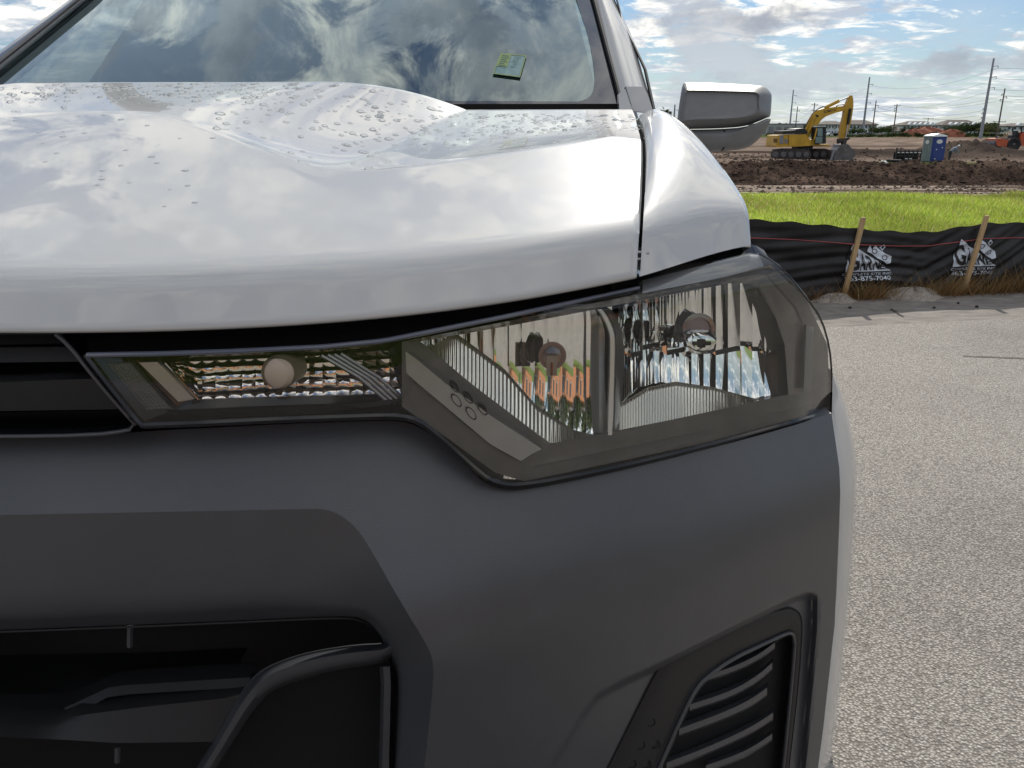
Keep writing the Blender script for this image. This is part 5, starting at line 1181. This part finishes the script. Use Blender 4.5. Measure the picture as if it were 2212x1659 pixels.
Vb = [wv(0, 0, .86), wv(.16, 0, 1.02), wv(.34, 0, 1.16), wv(.46, 0, 1.22), wv(.54, 0, 1.24), wv(.62, 0, 1.22),        # pelvis, waist, chest, neck, head
      wv(-.02, .10, .80), wv(.06, .12, .46), wv(-.04, .13, .09), wv(.10, .13, .04), wv(-.02, -.10, .80), wv(-.08, -.12, .46), wv(-.22, -.13, .09), wv(-.08, -.13, .04),
      wv(.36, .19, 1.12), wv(.44, .24, .86), wv(.62, .18, .72), wv(.70, .16, .68), wv(.36, -.19, 1.12), wv(.46, -.24, .88), wv(.66, -.18, .78), wv(.74, -.16, .74)]
Eb = [(0, 1), (1, 2), (2, 3), (3, 4), (4, 5), (0, 6), (6, 7), (7, 8), (8, 9), (0, 10), (10, 11), (11, 12), (12, 13), (2, 14), (14, 15), (15, 16), (16, 17), (2, 18), (18, 19), (19, 20), (20, 21)]
Rb_ = [.15, .15, .16, .07, .10, .085, .10, .075, .05, .04, .10, .075, .05, .04, .07, .05, .04, .035, .07, .05, .04, .035]
per = skin_body('person', Vb, Eb, Rb_, M['shirt'], 0); tag(per, 'person in grey-blue shirt and dark trousers bending forward beside the portable toilet', 'person')
tr_ = skin_body('trousers', [Vb[0]] + [wv(.06, 0, .93)] + Vb[6:9] + Vb[10:13], [(1, 0), (0, 2), (2, 3), (3, 4), (0, 5), (5, 6), (6, 7)], [.165, .16, .115, .088, .066, .115, .088, .066], M['denim'], 0); adopt(tr_, per)
hd = MB(); hd.lathe(Vector(wv(.57, 0, 1.20)), Vector((.35, 0, 1)), [(-.08, .02), (-.05, .08), (.03, .10), (.10, .095), (.15, .06), (.17, .005)], 14); h_ = hd.build('head', M['skin'], per)
ht = MB(); ht.lathe(Vector(wv(.60, 0, 1.28)), Vector((.35, 0, 1)), [(0, .125), (.015, .125), (.03, .105), (.09, .09), (.12, .03), (.122, .001)], 14); ht.build('cap', M['white'], per)
for yy in (-.13, .13):
    dxx = -.12 if yy < 0 else .06; MB().box(wv(dxx, yy, .045), (.28, .10, .09)).build('boot', M['rubber'], per)

# orange roller ---------------------------------------------------
YR = 100.0; rl_ = empty('road_roller', W1(2190, 325, YR)); tag(rl_, 'orange soil roller with black canopy frame and big rubber tyre', 'roller')
M['orange'] = simple('machine_orange', (.50, .10, .035), .5, 0, .2, 1.5)
def rp(name, pts, off, dep, mat, parent=rl_):
    m_ = MB(); ext(m_, [zz2(*p) for p in pts], YR+off, dep); return m_.build(name, mat, parent, smooth=False)
rp('drum_frame', [(1755, 470), (1770, 405), (1830, 400), (1990, 440), (1990, 510), (1800, 512), (1762, 500)], 0, 2.3, M['orange'])
MB().lathe(Vector(W1(*zz2(1880, 480), YR-1.0)), (0, 1, 0), [(0, .3), (0, .62), (2.0, .62), (2.0, .3)], 28).build('drum', M['dirtysteel'], rl_)
rp('hitch', [(1950, 420), (2080, 420), (2080, 520), (1950, 520)], 0, .9, M['black']); MB().tube([W1(*zz2(1830, 408), YR-.6), W1(*zz2(2020, 425), YR-.6)], .22, 10).build('tank_tube', M['dirtysteel'], rl_)
for off in (-1.0, 1.0):
    wl_ = MB().lathe(Vector(W1(*zz2(2062, 487), YR+off)), (0, -1 if off < 0 else 1, 0), [(-.25, .50), (-.25, .70), (-.18, .80), (.18, .80), (.25, .70), (.25, .5), (.2, .42)], 28).build('wheel', M['rubber'], rl_); MB().lathe(Vector(W1(*zz2(2062, 487), YR+off)), (0, -1 if off < 0 else 1, 0), [(.12, .42), (.2, .40), (.18, .2), (.24, .12), (.24, .001)], 18).build('rim', M['dirtysteel'], wl_)
rp('engine_hood', [(2095, 400), (2110, 340), (2160, 310), (2240, 312), (2420, 330), (2440, 430), (2430, 500), (2110, 500)], 0, 1.9, M['orange']); rp('cab_seat', [(2030, 360), (2090, 300), (2110, 330), (2090, 420), (2020, 410)], 0, 1.2, M['black'])
for zx, off in ((2058, -.7), (2058, .7), (2178, -.7), (2178, .7)): MB().tube([W1(*zz2(zx, 420), YR+off), W1(*zz2(zx, 240), YR+off)], .07, 8).build('canopy_post', M['black'], rl_)
rp('canopy', [(2030, 232), (2200, 228), (2205, 244), (2028, 248)], 0, 1.7, M['black'])

# ================================================================== power poles and lines
poles = {}
def pole(u, vtop, y, kind, label, arms):
    x = gxy(u, y, vtop); z0 = -1.5; zt = float(CAM_H + ray(u, vtop)[1]*y); o = empty('power_pole', (x, y, z0)); tag(o, label, 'power pole', 'power poles across the site')
    r0, r1 = (.50, .26) if kind == 's' else (.24, .17)
    MB().tube([(x, y, z0), (x, y, zt)], [r0, r1], 12).build('shaft', M['steel'] if kind == 's' else M['wood'], o); pts = []
    for (dz, side, ln) in arms:
        zz_ = zt - dz
        if side == 0:
            MB().box((x, y - .2, zz_), (2*ln, .16, .18)).build('crossarm', M['wood'], o, smooth=False); pts += [(x-ln*.9, y-.2, zz_+.2), (x+ln*.9, y-.2, zz_+.2)]
            for s in (-.9, .9): MB().tube([(x+s*ln, y-.2, zz_+.05), (x+s*ln, y-.2, zz_+.4)], .07, 6).build('insulator', M['greyp'], o)
        else:
            MB().tube([(x, y, zz_ - .1), (x + side*ln, y - .3, zz_ + .12)], .10, 6).build('bracket', M['steel'], o); MB().tube([(x+side*ln, y-.3, zz_+.1), (x+side*ln, y-.3, zz_-.5)], .10, 6).build('insulator', M['greyp'], o); pts.append((x+side*ln, y-.3, zz_-.5))
    poles[label] = pts; return pts
S3 = [(2.2, 1, 1.5), (5.2, 1, 1.5), (8.2, 1, 1.5), (14.2, -1, .9), (15.4, -1, .9), (16.6, -1, .9)]
A1 = pole(2147, 126, 255, 's', 'tallest steel power pole with three brackets, beside the round dark trees', S3)
A2 = pole(1878.6, 166.5, 345, 's', 'steel power pole rising just right of the raised excavator arm', [(2.8, 1, 1.6), (6.3, 1, 1.6), (9.8, 1, 1.6)])
A3 = pole(1714, 194, 440, 's', 'distant steel power pole rising behind the excavator engine house', [(2.8, 1, 1.7), (6.3, 1, 1.7), (9.8, 1, 1.7)])
B1 = pole(2171, 191, 252, 'w', 'wooden power pole with a low crossarm, right of the tallest steel pole', [(1.6, -1, .8), (2.4, 1, .8), (3.2, -1, 1.0), (9.4, 0, 1.9)])
B2 = pole(1892.8, 217, 310, 'w', 'wooden power pole with low crossarm, close beside the arm-side steel pole', [(1.8, 1, .9), (3, -1, .9), (8.6, 0, 1.7)])
B3 = pole(1938, 225, 322, 'w', 'dark wooden power pole with insulators at the top, alone before the brown roof', [(.6, 0, 1.2), (1.6, -1, .9), (2.4, -1, .9)])
B4 = pole(1723, 229.7, 375, 'w', 'thin wooden power pole near the distant steel pole', [(1.8, 1, .9), (6.4, 0, 1.3)])
B5 = pole(1760, 222, 330, 'w', 'wooden power pole half hidden behind the excavator boom', [(.8, 0, 1.2), (2.8, 0, 1.0)])
B6 = pole(2005.5, 254.5, 480, 'w', 'short pole with a wide crossarm before the white townhouse row', [(.4, 0, 3.0)])
B7 = pole(1458, 226, 330, 's', 'thin grey pole seen between the truck fender and its mirror', [(2, 1, 1.2)])
def wire(p, q, sag, label):
    p, q = Vector(p), Vector(q); pts = [p.lerp(q, t) - Vector((0, 0, 4*sag*t*(1-t))) for t in np.linspace(0, 1, 24)]
    tag(MB().tube(pts, .03, 4, False).build('power_line', M['rubber']), label, 'power line', 'power lines between the poles')
LV = ('top', 'middle', 'lowest')
for i in range(3):
    wire(A1[i], A2[i], 3.0, f'{LV[i]} wire from the tallest steel pole to the steel pole by the excavator arm')
    wire(A2[i], A3[i], 3.0, f'{LV[i]} wire from the arm-side steel pole to the distant steel pole')
    wire(A1[i], (A1[i][0] + 120, A1[i][1] - 70, A1[i][2] + 1), 3.0, f'{LV[i]} wire leaving the tallest steel pole away from the excavator')
    wire(A1[3+i], B2[min(i, len(B2)-1)], 2.2, f'{LV[i]} thin wire from low brackets of the tallest pole to the arm-side wooden pole')
    wire(B1[i], (B1[i][0]+80, B1[i][1]-10, B1[i][2]-.5), .8, f'{LV[i]} wire leaving the wooden pole beside the tallest steel pole')
for i in range(2):
    n_ = ('front', 'rear')[i]
    wire(B3[i], B2[i], 1.2, f'{n_} wire from the lone dark pole to the arm-side wooden pole'); wire(B2[i], B5[i], 1.2, f'{n_} wire from the arm-side wooden pole to the pole behind the boom')
    wire(B5[i], B4[i % len(B4)], 1.2, f'{n_} wire from the pole behind the boom to the thin distant pole'); wire(B3[i], B1[i], 1.8, f'{n_} wire from the lone dark pole to the wooden pole beside the tallest pole')
wire(B3[2], B6[0], 1.5, 'wire from the lone dark pole to the short crossarm pole'); wire(B6[1], B1[3], 2.0, 'wire from the short crossarm pole to the low crossarm beside the tallest pole')

# ================================================================== far buildings
M['hwall'] = simple('render_white', (.74, .76, .79), .85, 0, .08, .3); M['hroof'] = simple('roof_shingle', (.115, .095, .085), .9, 0, .2, .6); M['hglass'] = simple('window_dark', (.05, .06, .07), .2, 0, .2, 1); M['wh'] = simple('warehouse_wall', (.40, .40, .38), .85, 0, .08, .2); M['gardwall'] = simple('red_clay', (.26, .085, .05), .95, 0, .25, .4, .5, 1, .3)
def townhouse(u0, u1, y, vr, ve, label, nwin, dormers, group='townhouses beyond the site', wall='hwall'):
    x0, x1 = gxy(u0, y, 280), gxy(u1, y, 280); ze = float(CAM_H + ray((u0+u1)/2, ve)[1]*y); zr = float(CAM_H + ray((u0+u1)/2, vr)[1]*y); z0 = -1.6; dp = 12.0; ov = .9
    o = empty('townhouse', ((x0+x1)/2, y, z0)); tag(o, label, 'house', group)
    MB().box(((x0+x1)/2, y+dp/2, (z0+ze)/2), (x1-x0-2*ov, dp, ze-z0)).build('wall', M[wall], o, smooth=False); hip = min(6.0, (x1-x0)*.28)
    MB().add([(x0, y-ov, ze), (x1, y-ov, ze), (x1, y+dp+ov, ze), (x0, y+dp+ov, ze), (x0+hip, y+dp/2, zr), (x1-hip, y+dp/2, zr), (x0, y-ov, ze-.25), (x1, y-ov, ze-.25), (x1, y+dp+ov, ze-.25), (x0, y+dp+ov, ze-.25)], [(0, 1, 5, 4), (1, 2, 5), (2, 3, 4, 5), (3, 0, 4), (6, 7, 1, 0), (7, 8, 2, 1), (8, 9, 3, 2), (9, 6, 0, 3), (9, 8, 7, 6)]).build('roof', M['hroof'], o, smooth=False)
    nf = 3 if ze - z0 > 7.5 else 2; fh = (ze - z0)/nf
    for f in range(nf):
        for k in range(nwin):
            cx = x0 + 1.2 + (x1-x0-2.4)*(k+.5)/nwin; zc = z0 + fh*(f+.55)
            MB().box((cx, y - .02, zc), ((x1-x0)/nwin*.36, .12, fh*.48)).build('window', M['hglass'], o, smooth=False)
            if k % 2 == 0 and f == nf-1: MB().box((cx + (x1-x0)/nwin*.5, y-.25, zc), (.35, .5, fh*.8)).build('downpipe', M['wh'], o, smooth=False)
    for k in range(dormers):
        cx = x0 + hip*.6 + (x1-x0-hip*1.2)*(k+.5)/dormers; MB().prism([(cx-1.1, y-1.05, ze-.1), (cx+1.1, y-1.05, ze-.1), (cx+1.1, y-1.05, ze+.5), (cx, y-1.05, ze+1.5), (cx-1.1, y-1.05, ze+.5)], (0, 2.4, 0)).build('dormer', M[wall], o, smooth=False)
townhouse(1945, 2031, 430, 261.5, 270.3, 'white townhouse row with hipped brown roof behind the short crossarm pole', 10, 5)
townhouse(2031, 2124, 432, 258.5, 270.3, 'white townhouse row with the highest long roof, partly behind the round dark trees', 10, 5)
townhouse(1776, 1828, 400, 261, 268.5, 'white townhouse with hipped roof seen between excavator cab and arm', 6, 0)
townhouse(1828, 1896, 404, 259, 268.5, 'white townhouse with hipped roof right of the raised excavator arm', 7, 0)
townhouse(2168, 2290, 380, 266, 272, 'white townhouse with low roof behind the orange roller', 9, 3)
townhouse(1912, 1960, 380, 271.5, 283, 'low house with a wide brown roof beside the lone dark pole', 5, 0)
wx0, wx1 = gxy(1640, 420, 280), gxy(1742, 420, 280); o = empty('warehouse', ((wx0+wx1)/2, 420, -1.6)); tag(o, 'long flat-roofed pale grey warehouse behind the excavator', 'warehouse')
zt = float(CAM_H + ray(1700, 268.5)[1]*420); MB().box(((wx0+wx1)/2, 430, (zt-1.6)/2), (wx1-wx0, 20, zt+1.6)).build('wall', M['wh'], o, smooth=False); MB().box(((wx0+wx1)/2, 430, zt+.2), (wx1-wx0+.6, 20.6, .4)).build('parapet', M['greyp'], o, smooth=False)
for k in range(6): MB().box((wx0 + (wx1-wx0)*(k+.5)/6, 419.9, 1.0), (2.4, .2, 3.2)).build('bay_door', M['greyp'], o, smooth=False)
# clay heaps on the far edge
for (u, y, w_, h, lb) in ((1995, 330, 13, 3.4, 'red-brown clay heap under the white townhouse row'), (2052, 300, 7, 2.6, 'orange clay heap left of the round dark trees'), (2190, 300, 8, 2.0, 'tan soil heap behind the orange roller'), (1968, 320, 6, 2.6, 'small red-brown clay heap beside the dark shrubs')):
    x = gxy(u, y); n1, n2 = 26, 8; V = []
    for j in range(n2):
        f = j/(n2-1)
        for i in range(n1):
            th = 2*pi*i/n1; k = f*(1 + .12*sin(3*th + u) + .07*sin(7*th)); V.append((x + w_*k*cos(th), y + w_*.5*k*sin(th), -1.5 + h*(1-f**1.6)*(1 + .15*sin(4*th+u))))
    tag(mesh_obj('clay_heap', V, grid_faces(n2, n1, 0, True), M['gardwall'] if 'clay' in lb else simple('tan_soil', (.30, .21, .14), .95)), lb, 'soil heap')
# parked cars far off
for (u, c) in ((1796, (.6, .6, .6)), (1808, (.5, .5, .52)), (1818, (.55, .1, .08)), (1890, (.6, .6, .6)), (1873, (.1, .1, .12))):
    x = gxy(u, 345); o = empty('parked_car', (x, 345, -1.4)); cn = {(.6, .6, .6): 'white', (.5, .5, .52): 'silver', (.55, .1, .08): 'red', (.1, .1, .12): 'black'}[c]
    where = {1796: 'nearest the excavator cab', 1808: 'between the white and red cars', 1818: 'next to the silver car', 1890: 'under the trees by the wooden pole', 1873: 'near the foot of the steel pole'}[u]
    tag(o, f'{cn} car parked before the townhouses, {where}', 'car', 'cars parked by the townhouses')
    b_ = MB(); b_.add([(x-2.2, 344.1, -1.0), (x+2.2, 344.1, -1.0), (x+2.2, 344.1, -.45), (x+1.4, 344.1, -.35), (x+.9, 344.2, .1), (x-1.0, 344.2, .1), (x-1.6, 344.1, -.35), (x-2.2, 344.1, -.45)], [tuple(range(8))]); b_ = MB().prism(b_.v, (0, 1.7, 0)); b_.build('body', simple('car_'+cn, c, .3, coat=.6) if u != 1890 else bpy.data.materials['car_white'], o, smooth=False)
    MB().prism([(x-1.45, 344.08, -.33), (x+1.2, 344.08, -.33), (x+.8, 344.15, .05), (x-.95, 344.15, .05)], (0, .05, 0)).build('side_window', M['hglass'], o, smooth=False)
    for s in (-1.35, 1.35): MB().lathe((x+s, 344.0, -1.05), (0, 1, 0), [(0, .2), (0, .33), (.25, .33), (.25, .2)], 14).build('wheel', M['rubber'], o)

# ================================================================== trees
def leaf_cloud(n, cen, rad, size, seed):
    r = np.random.default_rng(seed); lob = r.normal(0, .42, (11, 3))*np.array(rad); lob[:, 2] = np.abs(lob[:, 2])*.8 - rad[2]*.15; lr = r.uniform(.35, .62, 11)
    k = r.integers(0, 11, n); d = r.normal(0, 1, (n, 3)); d /= np.linalg.norm(d, axis=1, keepdims=True); d *= (r.random((n, 1))**.35)
    P = lob[k] + d*lr[k][:, None]*np.array(rad); P = P + np.array(cen)
    a = r.normal(0, 1, (n, 3)); a /= np.linalg.norm(a, axis=1, keepdims=True); b = np.cross(a, r.normal(0, 1, (n, 3))); b /= np.linalg.norm(b, axis=1, keepdims=True); s = size*r.uniform(.6, 1.3, (n, 1))
    V = np.empty((n*4, 3)); V[0::4] = P - a*s; V[1::4] = P + b*s*.6; V[2::4] = P + a*s; V[3::4] = P - b*s*.6
    return V, np.arange(n*4).reshape(-1, 4), np.repeat(r.uniform(.65, 1.3, n), 4)
M['leaf'] = tinted('leaves', .75, .25)
def tree(u, vtop, y, wpx, label, col, trunk=True, n=900, seed=0, cat='tree', name='tree', group='trees along the far edge', base=-1.5):
    x = gxy(u, y, vtop); zt = float(CAM_H + ray(u, vtop)[1]*y); H_ = zt - base; wr = wpx/2/FP*y*1.04
    o = empty(name, (x, y, base)); tag(o, label, cat, group); cz = base + H_*(.60 if trunk else .45); rz = H_*(.44 if trunk else .55)
    V, Fc, sh = leaf_cloud(n, (x, y, cz), (wr, wr*.8, rz), max(.22, H_*.05), seed + int(u)); V[:, 2] = np.clip(V[:, 2], base, zt + .2)
    C = np.ones((len(V), 4)); C[:, :3] = np.array(col)*sh[:, None]; mesh_obj('crown', V, Fc, M['leaf'], o, False, None, C)
    if trunk:
        m_ = MB(); m_.tube([(x, y, base), (x+.1, y, base + H_*.35), (x, y, base + H_*.75)], [H_*.035, H_*.026, H_*.01], 8); m_.build('trunk', M['wood'], o)
        for s in (-1, 1): MB().tube([(x, y, base + H_*.38), (x + s*wr*.45, y, base + H_*.66)], [H_*.016, H_*.006], 6).build('limb', M['wood'], o)
DK = (.050, .075, .032); MD = (.07, .10, .04); OL = (.10, .11, .05)
tree(2122, 260, 300, 62, 'broad round dark tree at the foot of the tallest steel pole', DK, n=2600); tree(2088, 268, 305, 50, 'dark tree joining the round tree on its left side', DK, n=1700); tree(2142, 267, 290, 44, 'olive tree crown between the tall steel and the wooden pole', OL, n=1500); tree(2062, 271, 310, 40, 'dark tree at the end of the white townhouse row', DK, n=1300); tree(2156, 272, 296, 34, 'small dark tree behind the wooden pole', DK, n=900)
tree(1905, 271, 320, 36, 'mid green tree between the wooden poles', MD, n=1200); tree(1888, 273, 318, 26, 'mid green tree at the foot of the arm-side poles', MD, n=900); tree(1858, 275, 320, 22, 'small tree in front of the right townhouse wall', MD, n=700); tree(1842, 277, 322, 16, 'small slender tree beside the excavator arm', DK, n=500); tree(1922, 273, 330, 22, 'small bushy tree before the wide brown roof', MD, n=700)
tree(1952, 274, 330, 12, 'small lollipop tree before the white row, left one', DK, n=350); tree(1970, 272, 330, 18, 'small palm-like tree before the white townhouse row', DK, n=500)
tree(1747, 266, 350, 18, 'dark tree between warehouse and boom', DK, n=600); tree(1690, 263, 470, 22, 'tree crowns showing above the warehouse roof', DK, n=500); tree(1698, 276, 330, 9, 'slim tree before the warehouse wall', DK, n=300)
tree(1437, 229, 220, 26, 'leafy tree seen between the truck fender and its mirror', DK, n=1200)
SH = [(1905, 287), (1925, 284), (1950, 283), (1935, 285), (1960, 285), (2020, 283), (2035, 284), (2078, 281), (2095, 283), (2110, 285), (2130, 284), (1880, 287), (1860, 287), (1845, 288), (1828, 289), (1665, 287), (1680, 288), (1672, 285), (2150, 285), (2165, 286), (1985, 285), (2005, 286)]
SL = ['olive shrub at the foot of the mid green tree between wooden poles', 'shrub below the wide brown roof, next to the bushy tree', 'dark shrub under the white row beside the lollipop tree', 'shrub at the foot of the lone dark pole', 'shrub between the lone dark pole and the red clay', 'shrub behind the red-brown clay heap', 'shrub between the two clay heaps', 'shrub right beside the orange clay heap', 'shrub under the left round tree', 'dark shrub under the broad round tree', 'olive shrub at the foot of the tallest steel pole', 'shrub under the tree by the arm-side poles', 'shrub at the foot of the arm-side steel pole', 'shrub by the black car', 'shrub just past the excavator arm', 'shrub before the warehouse behind the counterweight', 'small shrub before the warehouse by the slim tree', 'dark shrub at the warehouse corner', 'shrub at the foot of the wooden pole with low crossarm', 'shrub before the tan soil heap', 'shrub peeking over the larger red clay heap', 'shrub under the short crossarm pole']
for k, (u, v) in enumerate(SH): tree(u, v + 1.0, 292 + (k*7) % 14, 22, SL[k], (OL, MD, DK)[k % 3], False, 420, k, 'shrub', 'shrub', 'shrubs along the far edge')

# ================================================================== behind the photographer (seen in the lamp and paint reflections)
def brick_mat():
    m, nt, b = mat_new('orange_brick'); tc = nt.nodes.new('ShaderNodeTexCoord'); mp = nt.nodes.new('ShaderNodeMapping'); mp.inputs['Rotation'].default_value = (radians(90), 0, 0); nt.links.new(tc.outputs['Object'], mp.inputs[0])
    br = nt.nodes.new('ShaderNodeTexBrick'); br.inputs['Scale'].default_value = 2.2; br.inputs['Color1'].default_value = (.46, .19, .09, 1); br.inputs['Color2'].default_value = (.38, .15, .075, 1); br.inputs['Mortar'].default_value = (.30, .25, .20, 1); br.inputs['Mortar Size'].default_value = .012; nt.links.new(mp.outputs[0], br.inputs['Vector']); nt.links.new(br.outputs[0], b.inputs['Base Color']); b.inputs['Roughness'].default_value = .9; return m
bb_ = empty('brick_building', (0, -15, 0)); tag(bb_, 'orange brick building behind the lawn, mirrored in the headlamp reflectors', 'building')
M['brick'] = brick_mat()
MB().box((4, -19, 2.0), (44, 8, 4.0)).build('wall', M['brick'], bb_, smooth=False); MB().prism([(-19, -14.2, 4.0), (-19, -23.8, 4.0), (-19, -19, 6.2)], (46, 0, 0)).build('roof', M['hroof'], bb_, smooth=False)
for k in range(9):
    for f in range(1):
        cx = -14 + 4.6*k; w_ = MB().box((cx, -14.98, 1.9 + 3.4*f), (1.7, .1, 1.9)).build('window', M['hglass'], bb_, smooth=False); MB().box((cx, -14.92, .9 + 3.4*f), (2.0, .2, .14)).build('sill', M['wh'], w_, smooth=False)
for (x, y, h, lb) in ((10, -9.5, 5.5, 'garden tree on the lawn at the right end of the brick building'), (-10, -10, 6.0, 'garden tree on the lawn at the left end of the brick building'), (16, -8, 7, 'garden tree at the corner of the lot')):
    o = empty('tree', (x, y, 0)); tag(o, lb, 'tree', 'garden trees by the brick building'); V, Fc, sh = leaf_cloud(1500, (x, y, h*.62), (2.2, 2.2, h*.36), .28, int(x*3+50)); C = np.ones((len(V), 4)); C[:, :3] = np.array(MD)*sh[:, None]
    mesh_obj('crown', V, Fc, M['leaf'], o, False, None, C); MB().tube([(x, y, -.1), (x, y, h*.6)], [.16, .07], 8).build('trunk', M['wood'], o)
